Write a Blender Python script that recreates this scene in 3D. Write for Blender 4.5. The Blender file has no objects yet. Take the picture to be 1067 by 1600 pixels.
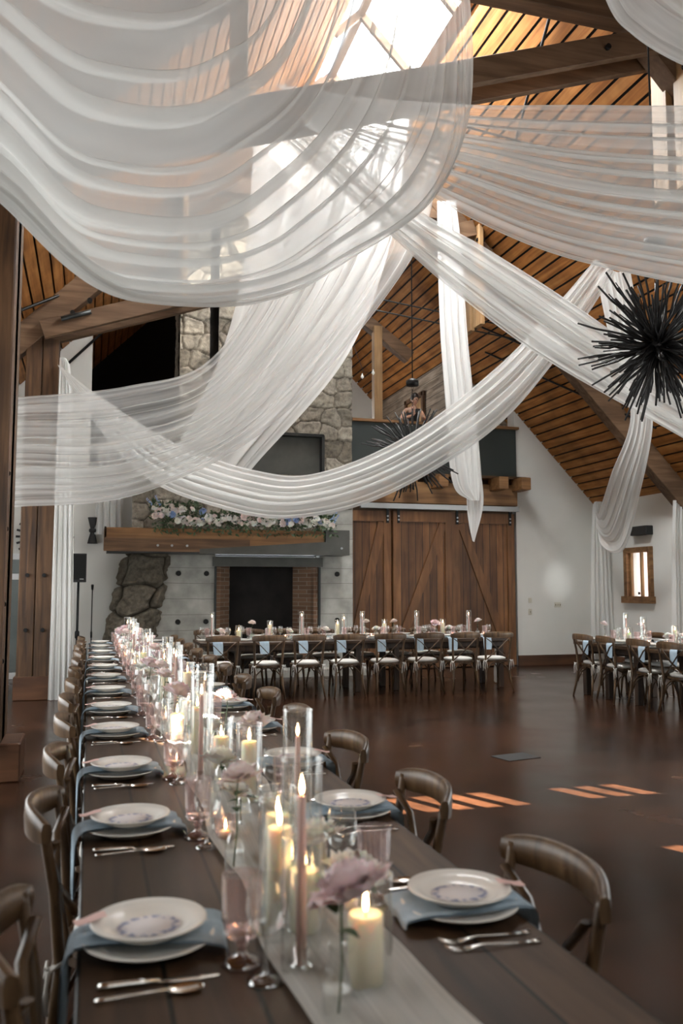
import bpy, math, random
import numpy as np
from mathutils import Vector, Matrix
PI = math.pi
sc = bpy.context.scene
# ---------------------------------------------------------------- camera, light, exposure
F_PX = 1347.0; YAW = math.radians(16.13); PIT = math.radians(5.11); CZ = 1.51
cd = bpy.data.cameras.new('camera'); cam = bpy.data.objects.new('camera', cd); sc.collection.objects.link(cam)
cam.location = (0, 0, CZ); cam.rotation_euler = (PI/2 + PIT, 0, -YAW)
cd.sensor_fit = 'VERTICAL'; cd.sensor_height = 36; cd.sensor_width = 24; cd.lens = F_PX/1600*36
cd.clip_start = .05; cd.clip_end = 200
cd.dof.use_dof = True; cd.dof.focus_distance = 7.6; cd.dof.aperture_fstop = 3.0
sc.camera = cam
vs = sc.view_settings; vs.view_transform = 'Standard'; vs.look = 'None'; vs.gamma = 1; vs.use_curve_mapping = False
vs.exposure = 0.9
cy = sc.cycles
cy.transparent_max_bounces = 48; cy.max_bounces = 8; cy.diffuse_bounces = 4; cy.glossy_bounces = 4; cy.transmission_bounces = 6
cy.sample_clamp_indirect = 6; cy.use_denoising = True; cy.caustics_reflective = False; cy.caustics_refractive = False
w = bpy.data.worlds.new('sky'); sc.world = w; w.use_nodes = True
w.node_tree.nodes['Background'].inputs[0].default_value = (.86, .93, 1, 1); w.node_tree.nodes['Background'].inputs[1].default_value = 5.0
def area(name, loc, rot, sx, sy, power, col):
    l = bpy.data.lights.new(name, 'AREA'); l.shape = 'RECTANGLE'; l.size = sx; l.size_y = sy; l.energy = power; l.color = col
    o = bpy.data.objects.new(name, l); o.location = loc; o.rotation_euler = rot; sc.collection.objects.link(o); return o
area('daylight_entrance_glazing', (4.2, -2.2, 4.4), (-PI/2+.35, 0, PI), 8.5, 2.6, 115, (.95, .99, 1))
area('daylight_aisle_glazing', (-2.9, 7.5, 2.0), (0, -PI/2+.12, 0), 2.0, 10, 190, (.95, .99, 1))
area('daylight_side_windows', (9.85, 6.5, 2.0), (0, PI/2, 0), 1.4, 8, 140, (.95, .99, 1))
area('loft_fill', (4.2, 18.2, 5.0), (0, math.radians(-80), 0), 1.1, 1.6, 30, (1, .95, .88))  # unseen fill lamp added behind the chimney to light the boarded loft
gl_ = bpy.data.lights.new('wall_patch_spot', 'SPOT'); gl_.energy = 2300; gl_.spot_size = math.radians(4.2); gl_.spot_blend = 1.0; gl_.shadow_soft_size = .06; gl_.color = (.95, .99, 1); gl_.use_square = False  # narrow spot added out of view to make the soft patch on the white wall
go = bpy.data.objects.new('wall_patch_spot', gl_); sc.collection.objects.link(go); go.location = (-2.9, 9.4, 2.25)
go.rotation_euler = (Vector((9.05, 15.6, 1.66))-go.location).to_track_quat('-Z', 'Y').to_euler(); go.scale = (.40, 1, 1)
area('daylight_roof_window', (4.1, 10.6, 8.9), (0, math.radians(0), 0), 1.0, 4.6, 440, (.95, .99, 1))
sl = bpy.data.lights.new('sun', 'SUN'); sl.energy = 95; sl.angle = math.radians(.18); sl.color = (1, .91, .80)
so = bpy.data.objects.new('sun', sl); so.location = (8, -8, 9); sc.collection.objects.link(so)
SUN = Vector((-.40*.885, .916*.885, -.466)).normalized()
so.rotation_euler = SUN.to_track_quat('-Z', 'Y').to_euler()

# ---------------------------------------------------------------- helpers
FW = np.array([math.sin(YAW)*math.cos(PIT), math.cos(YAW)*math.cos(PIT), math.sin(PIT)])
RT = np.array([math.cos(YAW), -math.sin(YAW), 0]); UP = np.cross(RT, FW)
def at(px, py, Y):                       # the point of the hall at distance Y along it that the photo shows at (px, py)
    d = FW + RT*(px-533.5)/F_PX - UP*(py-800)/F_PX
    return np.array([0, 0, CZ]) + d*Y/d[1]
def V(*a): return Vector(a)
class MB:
    def __init__(s): s.v = []; s.f = []; s.sm = []
    def add(s, vs, fs, smooth=False):
        b = len(s.v); s.v += [tuple(map(float, p)) for p in vs]; s.f += [tuple(b+i for i in f) for f in fs]; s.sm += [smooth]*len(fs); return s
    def box(s, c, d, rz=0, bev=0):
        x, y, z = d[0]/2, d[1]/2, d[2]/2; R = Matrix.Rotation(rz, 3, 'Z')
        if bev <= 0:
            p = [(i*x, j*y, k*z) for k in (-1, 1) for j in (-1, 1) for i in (-1, 1)]
            f = [(0, 2, 3, 1), (4, 5, 7, 6), (0, 1, 5, 4), (2, 6, 7, 3), (0, 4, 6, 2), (1, 3, 7, 5)]
        else:
            b = bev; p = []; f = []
            for k, (zz, q) in enumerate(((-z, b), (-z+b, 0), (z-b, 0), (z, b))):
                X, Y = x-q, y-q
                p += [(-X+b, -Y, zz), (X-b, -Y, zz), (X, -Y+b, zz), (X, Y-b, zz), (X-b, Y, zz), (-X+b, Y, zz), (-X, Y-b, zz), (-X, -Y+b, zz)]
            for k in range(3):
                for i in range(8): f.append((k*8+i, k*8+(i+1) % 8, k*8+8+(i+1) % 8, k*8+8+i))
            f += [tuple(range(7, -1, -1)), tuple(range(24, 32))]
        return s.add([tuple(R @ Vector(q) + Vector(c)) for q in p], f)
    def beam(s, a, b, wd, h, up=(0, 0, 1), bev=0):
        a = Vector(a); b = Vector(b); t = (b-a).normalized(); u = Vector(up); sd = t.cross(u)
        if sd.length < 1e-4: sd = t.cross(Vector((0, 1, 0)))
        sd.normalize(); u = sd.cross(t); p = []
        if bev <= 0:
            sec = [(-wd/2, -h/2), (wd/2, -h/2), (wd/2, h/2), (-wd/2, h/2)]
        else:
            q = bev; sec = [(-wd/2+q, -h/2), (wd/2-q, -h/2), (wd/2, -h/2+q), (wd/2, h/2-q), (wd/2-q, h/2), (-wd/2+q, h/2), (-wd/2, h/2-q), (-wd/2, -h/2+q)]
        n = len(sec)
        for e in (a, b): p += [tuple(e + sd*i + u*j) for i, j in sec]
        f = [(i, (i+1) % n, n+(i+1) % n, n+i) for i in range(n)] + [tuple(range(n-1, -1, -1)), tuple(range(n, 2*n))]
        return s.add(p, f)
    def tube(s, pts, r, n=8, ell=None, closed=False):
        pts = [Vector(p) for p in pts]; m = len(pts); rs = r if isinstance(r, (list, tuple)) else [r]*m
        pv = []; prev = None
        for i in range(m):
            t = (pts[min(i+1, m-1)] - pts[max(i-1, 0)]); t = t.normalized() if t.length > 1e-9 else Vector((0, 0, 1))
            if prev is None: u = Vector((0, 0, 1)) if abs(t.z) < .9 else Vector((0, 1, 0))
            else: u = prev
            u = (u - t*u.dot(t)).normalized(); prev = u; b = t.cross(u)
            for k in range(n):
                a = 2*PI*k/n; e = ell or (1, 1)
                pv.append(pts[i] + u*math.cos(a)*rs[i]*e[0] + b*math.sin(a)*rs[i]*e[1])
        f = [(i*n+k, i*n+(k+1) % n, (i+1)*n+(k+1) % n, (i+1)*n+k) for i in range(m-1) for k in range(n)]
        s.add(pv, f, True); bb = len(s.v)-len(pv)
        s.f += [tuple(bb+k for k in range(n-1, -1, -1)), tuple(bb+(m-1)*n+k for k in range(n))]; s.sm += [False, False]
        return s
    def lathe(s, prof, c=(0, 0, 0), n=24, flute=0, nf=0, cap=True):
        pv = []
        for r, z in prof:
            for k in range(n):
                a = 2*PI*k/n; rr = r*(1 + (flute*math.cos(nf*a) if nf and r > .012 else 0)); pv.append((c[0]+rr*math.cos(a), c[1]+rr*math.sin(a), c[2]+z))
        m = len(prof); f = [(i*n+k, i*n+(k+1) % n, (i+1)*n+(k+1) % n, (i+1)*n+k) for i in range(m-1) for k in range(n)]
        s.add(pv, f, True)
        if cap:
            b = len(s.v)-len(pv); s.f += [tuple(b+k for k in range(n-1, -1, -1)), tuple(b+(m-1)*n+k for k in range(n))]; s.sm += [True, True]
        return s
    def grid(s, P, smooth=True):
        m, n = P.shape[:2]; pv = P.reshape(-1, 3)
        return s.add(pv, [(i*n+j, i*n+j+1, (i+1)*n+j+1, (i+1)*n+j) for i in range(m-1) for j in range(n-1)], smooth)
    def prism(s, poly, axis, lo, hi):    # poly: (a, b) pairs in the plane across AXIS
        n = len(poly); pv = []
        for h in (lo, hi):
            for a, b in poly: pv.append({'x': (h, a, b), 'y': (a, h, b), 'z': (a, b, h)}[axis])
        return s.add(pv, [(i, (i+1) % n, n+(i+1) % n, n+i) for i in range(n)] + [tuple(range(n-1, -1, -1)), tuple(range(n, 2*n))])
    def build(s, name, mat, parent=None, uv=None):
        me = bpy.data.meshes.new(name); me.from_pydata(s.v, [], s.f); me.polygons.foreach_set('use_smooth', s.sm); me.materials.append(mat)
        o = bpy.data.objects.new(name, me); sc.collection.objects.link(o)
        if parent: o.parent = parent
        return o
def tag(o, label=None, cat=None, group=None, kind=None):
    if label: o['label'] = label
    if cat: o['category'] = cat
    if group: o['group'] = group
    if kind: o['kind'] = kind
    return o
def empty(name, loc=(0, 0, 0), rz=0):
    o = bpy.data.objects.new(name, None); o.location = loc; o.rotation_euler = (0, 0, rz); sc.collection.objects.link(o); return o
kids = {}
def copy_tree(o, parent=None):
    c = o.copy(); sc.collection.objects.link(c)
    if parent: c.parent = parent
    for ch in KIDS(o): copy_tree(ch, c)
    return c
_kc = {}
def KIDS(o):                             # children in link order, read once per prototype
    if o.name not in _kc: _kc[o.name] = [x for x in sc.collection.objects if x.parent == o]
    return _kc[o.name]
_used = set()
def place(proto, loc, rz, label, cat, group):
    if proto.name not in _used: _used.add(proto.name); KIDS(proto); c = proto; [KIDS(k) for k in KIDS(proto)]
    else: c = copy_tree(proto)
    c.location = loc; c.rotation_euler = (proto.rotation_euler[0] if c is not proto else 0, 0, rz)
    c.rotation_euler = (0, 0, rz)
    return tag(c, label, cat, group)
def ordn(n):
    a = 'first second third fourth fifth sixth seventh eighth ninth tenth eleventh twelfth thirteenth fourteenth fifteenth sixteenth seventeenth eighteenth nineteenth'.split()
    if n < 19: return a[n]
    d = 'twent thirt fort fift'.split()[(n+1)//10-2]; return d+'ieth' if (n+1) % 10 == 0 else d+'y-'+a[(n+1) % 10-1]
ORD = 'nearest second third fourth fifth sixth seventh eighth ninth tenth eleventh twelfth'.split()
rnd = random.Random(7)

# ---------------------------------------------------------------- materials
def mat(name, col=(.8, .8, .8), rough=.5, metal=0, spec=.5, **kw):
    m = bpy.data.materials.new(name); m.use_nodes = True; b = m.node_tree.nodes['Principled BSDF']
    b.inputs['Base Color'].default_value = (*col, 1); b.inputs['Roughness'].default_value = rough; b.inputs['Metallic'].default_value = metal
    b.inputs['Specular IOR Level'].default_value = spec
    for k, v in kw.items(): b.inputs[k.replace('_', ' ')].default_value = v
    return m
def nodes(m): return m.node_tree.nodes, m.node_tree.links, m.node_tree.nodes['Principled BSDF']
def ramp(N, stops):
    r = N.new('ShaderNodeValToRGB'); e = r.color_ramp.elements
    while len(e) < len(stops): e.new(.5)
    for k, (p, c) in enumerate(stops): e[k].position = p; e[k].color = (*c, 1)
    return r
def wood(name, c1, c2, c3, axis='x', sc_=(1.2, 18, 18), rough=.5, bump=.15, obj=False, big=1.3, spec=.4, plank=0, paxis=0):
    m = mat(name, c2, rough, spec=spec); N, L, b = nodes(m)
    tc = N.new('ShaderNodeTexCoord'); mp = N.new('ShaderNodeMapping')
    s = {'x': (sc_[0], sc_[1], sc_[2]), 'y': (sc_[1], sc_[0], sc_[2]), 'z': (sc_[1], sc_[2], sc_[0])}[axis]
    mp.inputs['Scale'].default_value = s
    L.new(tc.outputs['Object'], mp.inputs[0])
    if not plank:
        oi = N.new('ShaderNodeObjectInfo'); L.new(oi.outputs['Random'], mp.inputs['Location'])
    n1 = N.new('ShaderNodeTexNoise'); n1.inputs['Scale'].default_value = 1; n1.inputs['Detail'].default_value = 6; n1.inputs['Distortion'].default_value = .6
    L.new(mp.outputs[0], n1.inputs[0])
    r = ramp(N, [(.28, c1), (.5, c2), (.72, c3)]); L.new(n1.outputs[0], r.inputs[0])
    n2 = N.new('ShaderNodeTexNoise'); n2.inputs['Scale'].default_value = big; n2.inputs['Detail'].default_value = 3
    L.new(tc.outputs['Object'], n2.inputs[0])
    mx = N.new('ShaderNodeMixRGB'); mx.blend_type = 'MULTIPLY'; mx.inputs[0].default_value = .75
    r2 = ramp(N, [(.3, (.45, .45, .45)), (.65, (1, 1, 1))]); L.new(n2.outputs[0], r2.inputs[0])
    L.new(r.outputs[0], mx.inputs[1]); L.new(r2.outputs[0], mx.inputs[2]); out = mx.outputs[0]
    if plank:                            # boards of width PLANK across axis PAXIS, each its own tone
        sp = N.new('ShaderNodeSeparateXYZ'); L.new(tc.outputs['Object'], sp.inputs[0])
        d = N.new('ShaderNodeMath'); d.operation = 'DIVIDE'; d.inputs[1].default_value = plank; L.new(sp.outputs[paxis], d.inputs[0])
        fl = N.new('ShaderNodeMath'); fl.operation = 'FLOOR'; L.new(d.outputs[0], fl.inputs[0])
        wn = N.new('ShaderNodeTexWhiteNoise'); wn.noise_dimensions = '1D'; L.new(fl.outputs[0], wn.inputs['W'])
        r3 = ramp(N, [(0, (.62, .6, .58)), (1, (1.1, 1.1, 1.1))]); L.new(wn.outputs[0], r3.inputs[0])
        m2 = N.new('ShaderNodeMixRGB'); m2.blend_type = 'MULTIPLY'; m2.inputs[0].default_value = 1; L.new(out, m2.inputs[1]); L.new(r3.outputs[0], m2.inputs[2])
        fr = N.new('ShaderNodeMath'); fr.operation = 'FRACT'; L.new(d.outputs[0], fr.inputs[0])
        pp = N.new('ShaderNodeMath'); pp.operation = 'PINGPONG'; pp.inputs[1].default_value = .5; L.new(fr.outputs[0], pp.inputs[0])
        gt = N.new('ShaderNodeMath'); gt.operation = 'GREATER_THAN'; gt.inputs[1].default_value = .005/plank; L.new(pp.outputs[0], gt.inputs[0])
        m3 = N.new('ShaderNodeMixRGB'); m3.inputs[1].default_value = (.004, .003, .002, 1); L.new(gt.outputs[0], m3.inputs[0]); L.new(m2.outputs[0], m3.inputs[2]); out = m3.outputs[0]
    L.new(out, b.inputs['Base Color'])
    bp = N.new('ShaderNodeBump'); bp.inputs['Strength'].default_value = bump; bp.inputs['Distance'].default_value = .01
    L.new(n1.outputs[0], bp.inputs['Height']); L.new(bp.outputs[0], b.inputs['Normal'])
    return m
def noisy(name, c1, c2, scale=4, rough=.6, bump=.1, dist=.01, detail=6, rr=None, **kw):
    m = mat(name, c1, rough, **kw); N, L, b = nodes(m)
    tc = N.new('ShaderNodeTexCoord'); n = N.new('ShaderNodeTexNoise'); n.inputs['Scale'].default_value = scale; n.inputs['Detail'].default_value = detail
    L.new(tc.outputs['Object'], n.inputs[0]); r = ramp(N, [(.25, c1), (.75, c2)]); L.new(n.outputs[0], r.inputs[0]); L.new(r.outputs[0], b.inputs['Base Color'])
    bp = N.new('ShaderNodeBump'); bp.inputs['Strength'].default_value = bump; bp.inputs['Distance'].default_value = dist
    L.new(n.outputs[0], bp.inputs['Height']); L.new(bp.outputs[0], b.inputs['Normal'])
    if rr:
        q = N.new('ShaderNodeMapRange'); q.inputs['To Min'].default_value = rr[0]; q.inputs['To Max'].default_value = rr[1]; L.new(n.outputs[0], q.inputs[0]); L.new(q.outputs[0], b.inputs['Roughness'])
    return m
M = {}
M['plaster'] = noisy('plaster', (.62, .61, .57), (.68, .67, .63), 1.5, .85, .25, .006, spec=.2)
M['timber'] = wood('old_timber', (.028, .014, .007), (.09, .044, .019), (.16, .083, .038), 'z', (1.0, 14, 14), .6, .45)
M['timber_x'] = wood('old_timber_x', (.06, .03, .015), (.14, .075, .036), (.23, .13, .068), 'x', (1.0, 14, 14), .6, .3)
M['truss'] = wood('truss_timber', (.085, .045, .023), (.15, .085, .045), (.215, .13, .075), 'x', (1.0, 12, 12), .65, .25)
M['pale'] = wood('pale_pine', (.24, .13, .055), (.34, .20, .09), (.42, .26, .125), 'z', (1.2, 16, 16), .55, .1)
M['ledger'] = wood('ledger_pine', (.15, .072, .028), (.25, .125, .048), (.34, .185, .078), 'x', (1.0, 10, 16), .55, .15)
M['board'] = wood('roof_board', (.22, .085, .022), (.36, .15, .042), (.47, .22, .07), 'y', (.8, 16, 16), .6, .1, big=2.2, spec=.15)
M['gap'] = mat('felt_and_shade', (.006, .005, .005), .9)
M['door'] = wood('door_board', (.10, .04, .013), (.19, .08, .026), (.26, .12, .043), 'z', (1.1, 9, 9), .5, .15, plank=.145, paxis=0)
M['doorframe'] = wood('door_frame_board', (.10, .04, .014), (.175, .075, .025), (.24, .11, .04), 'z', (1.1, 12, 12), .5, .2)
M['siding'] = wood('weathered_siding', (.16, .12, .085), (.32, .26, .2), (.48, .41, .33), 'y', (1.2, 12, 14), .8, .4, plank=.19, paxis=2)
M['table'] = wood('table_plank', (.04, .022, .012), (.082, .046, .025), (.13, .076, .042), 'y', (1.3, 16, 12), .42, .12, plank=.163, paxis=0, spec=.22)
M['table_x'] = wood('table_plank_x', (.04, .022, .012), (.082, .046, .025), (.13, .076, .042), 'x', (1.3, 16, 12), .42, .12, plank=.163, paxis=1)
M['tabledark'] = wood('table_base_wood', (.02, .012, .008), (.045, .026, .016), (.08, .048, .03), 'z', (1.3, 16, 12), .5, .12)
M['chair'] = wood('chair_wood', (.04, .021, .009), (.09, .05, .023), (.15, .09, .044), 'z', (3, 22, 22), .38, .1, big=4)
M['base'] = wood('baseboard_wood', (.06, .024, .01), (.10, .042, .018), (.14, .06, .028), 'x', (1, 10, 10), .5, .1)
M['cushion'] = mat('cushion_cotton', (.66, .64, .6), .9, spec=.1)
M['black'] = mat('black_metal', (.012, .012, .012), .45, .6)
M['blackmatte'] = mat('black_matte', (.014, .014, .014), .7)
M['twig'] = noisy('black_twig', (.008, .008, .008), (.02, .018, .017), 30, .55, .4, .004)
M['steel'] = noisy('dark_steel', (.02, .022, .022), (.05, .054, .053), 2.5, .45, .05, .002, metal=.6)
M['steelplate'] = noisy('patina_steel', (.055, .056, .05), (.10, .10, .088), 3, .5, .03, .002, metal=.35)
M['galv'] = mat('galvanized', (.42, .43, .43), .35, .9)
M['silver'] = mat('silver', (.78, .76, .72), .16, 1)
M['panel'] = noisy('painted_panel', (.022, .03, .028), (.032, .04, .037), 1.5, .55, .02, .002)
M['brick'] = mat('firebrick', (.3, .2, .14), .85, spec=.15)
N, L, b = nodes(M['brick'])
tc = N.new('ShaderNodeTexCoord'); mp = N.new('ShaderNodeMapping'); mp.inputs['Rotation'].default_value = (PI/2, 0, 0)
bt = N.new('ShaderNodeTexBrick'); bt.inputs['Scale'].default_value = 1; bt.inputs['Brick Width'].default_value = .23; bt.inputs['Row Height'].default_value = .075; bt.inputs['Mortar Size'].default_value = .006
bt.inputs['Color1'].default_value = (.25, .15, .095, 1); bt.inputs['Color2'].default_value = (.17, .1, .065, 1); bt.inputs['Mortar'].default_value = (.3, .25, .2, 1)
L.new(tc.outputs['Object'], mp.inputs[0]); L.new(mp.outputs[0], bt.inputs[0]); L.new(bt.outputs[0], b.inputs['Base Color'])
M['soot_and_shade'] = noisy('soot_and_shade', (.006, .005, .005), (.02, .017, .015), 3, .95, .1, .01)
# board-marked concrete
M['concrete'] = noisy('board_concrete', (.25, .25, .225), (.52, .515, .475), 3.6, .8, .5, .008, spec=.2)
N, L, b = nodes(M['concrete'])
tc = N.new('ShaderNodeTexCoord'); sp = N.new('ShaderNodeSeparateXYZ'); L.new(tc.outputs['Object'], sp.inputs[0])
nz = N.new('ShaderNodeTexNoise'); nz.inputs['Scale'].default_value = 2; L.new(tc.outputs['Object'], nz.inputs[0])
ad = N.new('ShaderNodeMath'); ad.operation = 'MULTIPLY_ADD'; ad.inputs[1].default_value = .03; L.new(nz.outputs[0], ad.inputs[0]); L.new(sp.outputs[2], ad.inputs[2])
dv = N.new('ShaderNodeMath'); dv.operation = 'DIVIDE'; dv.inputs[1].default_value = .27; L.new(ad.outputs[0], dv.inputs[0])
fr = N.new('ShaderNodeMath'); fr.operation = 'FRACT'; L.new(dv.outputs[0], fr.inputs[0])
gt = N.new('ShaderNodeMath'); gt.operation = 'GREATER_THAN'; gt.inputs[1].default_value = .035; L.new(fr.outputs[0], gt.inputs[0])
old = b.inputs['Base Color'].links[0].from_socket; mx = N.new('ShaderNodeMixRGB'); mx.inputs[1].default_value = (.22, .215, .19, 1)
L.new(gt.outputs[0], mx.inputs[0]); L.new(old, mx.inputs[2]); L.new(mx.outputs[0], b.inputs['Base Color'])
# floor: stained sealed concrete
M['floor'] = noisy('stained_floor', (.010, .005, .003), (.052, .0205, .0095), .9, .3, .015, .002, detail=5, rr=(.14, .34), spec=.38)
N, L, b = nodes(M['floor'])
n2 = N.new('ShaderNodeTexNoise'); n2.inputs['Scale'].default_value = 3.2; n2.inputs['Detail'].default_value = 9; n2.inputs['Roughness'].default_value = .68; tc = N.new('ShaderNodeTexCoord'); L.new(tc.outputs['Object'], n2.inputs[0])
r2 = ramp(N, [(.34, (.45, .45, .45)), (.66, (1.45, 1.4, 1.35))]); L.new(n2.outputs[0], r2.inputs[0])
old = b.inputs['Base Color'].links[0].from_socket; mx = N.new('ShaderNodeMixRGB'); mx.blend_type = 'MULTIPLY'; mx.inputs[0].default_value = 1
L.new(old, mx.inputs[1]); L.new(r2.outputs[0], mx.inputs[2])
bt = N.new('ShaderNodeTexBrick'); bt.offset = 0; bt.inputs['Scale'].default_value = 1; bt.inputs['Brick Width'].default_value = 3.4; bt.inputs['Row Height'].default_value = 3.0; bt.inputs['Mortar Size'].default_value = .006
bt.inputs['Color1'].default_value = (1, 1, 1, 1); bt.inputs['Color2'].default_value = (1, 1, 1, 1); bt.inputs['Mortar'].default_value = (.55, .55, .55, 1)
L.new(tc.outputs['Object'], bt.inputs[0]); m4 = N.new('ShaderNodeMixRGB'); m4.blend_type = 'MULTIPLY'; m4.inputs[0].default_value = 1
L.new(mx.outputs[0], m4.inputs[1]); L.new(bt.outputs[0], m4.inputs[2]); L.new(m4.outputs[0], b.inputs['Base Color'])
# stone with per-stone tone stored on the mesh
def stonemat(name, lo, hi, mortar):
    m = mat(name, hi, .9, spec=.1); N, L, b = nodes(m)
    at_ = N.new('ShaderNodeAttribute'); at_.attribute_name = 'stone'; sp = N.new('ShaderNodeSeparateColor'); L.new(at_.outputs['Color'], sp.inputs[0])
    r = ramp(N, [(0, lo), (1, hi)]); L.new(sp.outputs[0], r.inputs[0])
    tc = N.new('ShaderNodeTexCoord'); n = N.new('ShaderNodeTexNoise'); n.inputs['Scale'].default_value = 11; n.inputs['Detail'].default_value = 8; n.inputs['Roughness'].default_value = .75; L.new(tc.outputs['Object'], n.inputs[0])
    r2 = ramp(N, [(.32, (.5, .5, .5)), (.66, (1.3, 1.28, 1.22))]); L.new(n.outputs[0], r2.inputs[0])
    mx = N.new('ShaderNodeMixRGB'); mx.blend_type = 'MULTIPLY'; mx.inputs[0].default_value = 1; L.new(r.outputs[0], mx.inputs[1]); L.new(r2.outputs[0], mx.inputs[2])
    m2 = N.new('ShaderNodeMixRGB'); m2.inputs[1].default_value = (*mortar, 1); L.new(sp.outputs[1], m2.inputs[0]); L.new(mx.outputs[0], m2.inputs[2]); L.new(m2.outputs[0], b.inputs['Base Color'])
    bp = N.new('ShaderNodeBump'); bp.inputs['Strength'].default_value = .9; bp.inputs['Distance'].default_value = .03; L.new(n.outputs[0], bp.inputs['Height']); L.new(bp.outputs[0], b.inputs['Normal'])
    return m
M['stone'] = stonemat('chimney_stone', (.19, .17, .14), (.42, .385, .33), (.07, .058, .045))
M['boulder'] = stonemat('boulder_stone', (.10, .088, .07), (.20, .178, .145), (.02, .017, .014))
# sheer fabric: a fine weave that lets part of the light straight through; gathered threads run along the length
def sheer(name, a0, a1, col=(.86, .86, .84), stripes=60):
    m = bpy.data.materials.new(name); m.use_nodes = True; N = m.node_tree.nodes; L = m.node_tree.links; N.clear()
    out = N.new('ShaderNodeOutputMaterial'); tr = N.new('ShaderNodeBsdfTransparent'); tr.inputs[0].default_value = (.97, .97, .97, 1)
    d = N.new('ShaderNodeBsdfDiffuse'); d.inputs[0].default_value = (*col, 1); t = N.new('ShaderNodeBsdfTranslucent'); t.inputs[0].default_value = (*col, 1)
    a = N.new('ShaderNodeMixShader'); a.inputs[0].default_value = .42; L.new(d.outputs[0], a.inputs[1]); L.new(t.outputs[0], a.inputs[2])
    uv = N.new('ShaderNodeUVMap'); uv.uv_map = 'UVMap'; mp = N.new('ShaderNodeMapping'); mp.inputs['Scale'].default_value = (1.2, stripes, 1); L.new(uv.outputs[0], mp.inputs[0])
    n = N.new('ShaderNodeTexNoise'); n.inputs['Scale'].default_value = 1; n.inputs['Detail'].default_value = 3; L.new(mp.outputs[0], n.inputs[0])
    q = N.new('ShaderNodeMapRange'); q.inputs['From Min'].default_value = .33; q.inputs['From Max'].default_value = .68; q.inputs['To Min'].default_value = a0; q.inputs['To Max'].default_value = a1; L.new(n.outputs[0], q.inputs[0])
    mx = N.new('ShaderNodeMixShader'); L.new(q.outputs[0], mx.inputs[0]); L.new(tr.outputs[0], mx.inputs[1]); L.new(a.outputs[0], mx.inputs[2]); L.new(mx.outputs[0], out.inputs[0])
    return m
M['sheer'] = sheer('sheer_chiffon', .46, .72, stripes=26); M['sheer_b'] = sheer('sheer_chiffon_light', .30, .72, stripes=34)
M['sheer2'] = sheer('sheer_chiffon_gathered', .5, .85, stripes=22)
M['sheer3'] = sheer('sheer_chiffon_bunched', .68, .96, stripes=14)
M['gauze'] = sheer('gauze', .8, .98, (.84, .82, .77), 30)
M['linen'] = noisy('blue_linen', (.35, .45, .53), (.42, .52, .60), 60, .9, .2, .001, spec=.1)
M['china'] = mat('cream_china', (.82, .80, .75), .22, spec=.5)
M['wax'] = mat('ivory_wax', (.86, .79, .62), .5, Subsurface_Weight=.6, Subsurface_Scale=.03); M['wax'].node_tree.nodes['Principled BSDF'].inputs['Subsurface Radius'].default_value = (1, .6, .3)
M['pinkwax'] = mat('blush_wax', (.66, .43, .38), .5, Subsurface_Weight=.3, Subsurface_Scale=.01)
M['wick'] = mat('wick', (.02, .015, .01), .9)
fl = bpy.data.materials.new('candle_flame'); fl.use_nodes = True; N, L = fl.node_tree.nodes, fl.node_tree.links; N.clear()
e = N.new('ShaderNodeEmission'); e.inputs[0].default_value = (1, .60, .27, 1); e.inputs[1].default_value = 38; o_ = N.new('ShaderNodeOutputMaterial'); L.new(e.outputs[0], o_.inputs[0]); M['flame'] = fl
def glass(name, tint, edge=.85, base=.09, haze=.018):
    m = bpy.data.materials.new(name); m.use_nodes = True; N = m.node_tree.nodes; L = m.node_tree.links; N.clear()
    out = N.new('ShaderNodeOutputMaterial'); tr = N.new('ShaderNodeBsdfTransparent'); tr.inputs[0].default_value = (*tint, 1)
    g = N.new('ShaderNodeBsdfGlossy'); g.inputs['Roughness'].default_value = .07; g.inputs[0].default_value = (1, 1, 1, 1)
    df = N.new('ShaderNodeBsdfTranslucent'); df.inputs[0].default_value = (tint[0], tint[1], tint[2], 1)
    lw = N.new('ShaderNodeLayerWeight'); lw.inputs[0].default_value = .5; p = N.new('ShaderNodeMath'); p.operation = 'POWER'; p.inputs[1].default_value = 2.6; L.new(lw.outputs['Facing'], p.inputs[0])
    q = N.new('ShaderNodeMath'); q.operation = 'MULTIPLY_ADD'; q.inputs[1].default_value = edge; q.inputs[2].default_value = base; L.new(p.outputs[0], q.inputs[0])
    h = N.new('ShaderNodeMixShader'); h.inputs[0].default_value = haze; L.new(tr.outputs[0], h.inputs[1]); L.new(df.outputs[0], h.inputs[2])
    mx = N.new('ShaderNodeMixShader'); L.new(q.outputs[0], mx.inputs[0]); L.new(h.outputs[0], mx.inputs[1]); L.new(g.outputs[0], mx.inputs[2]); L.new(mx.outputs[0], out.inputs[0]); return m
M['glass'] = glass('clear_glass', (.97, .98, .97)); M['pinkglass'] = glass('blush_glass', (.95, .82, .81), .85, .12, .09); M['pane'] = glass('window_pane', (.93, .96, .95), .5, .04, .0)
M['solidglass'] = glass('thick_glass', (.96, .97, .96), .85, .22, .05); M['solidpink'] = glass('thick_blush_glass', (.90, .72, .70), .8, .2, .12)
def petal_mat(name, c, c2):
    m = noisy(name, c, c2, 14, .75, .1, .001, spec=.15); m.node_tree.nodes['Principled BSDF'].inputs['Subsurface Weight'].default_value = .25; m.node_tree.nodes['Principled BSDF'].inputs['Subsurface Scale'].default_value = .01; return m
M['pet_pink'] = petal_mat('blush_petal', (.82, .68, .65), (.90, .80, .77)); M['pet_white'] = petal_mat('cream_petal', (.80, .77, .70), (.86, .84, .80))
M['pet_mauve'] = petal_mat('mauve_petal', (.70, .53, .54), (.82, .68, .68)); M['pet_blue'] = petal_mat('blue_petal', (.22, .32, .56), (.36, .46, .68))
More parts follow.
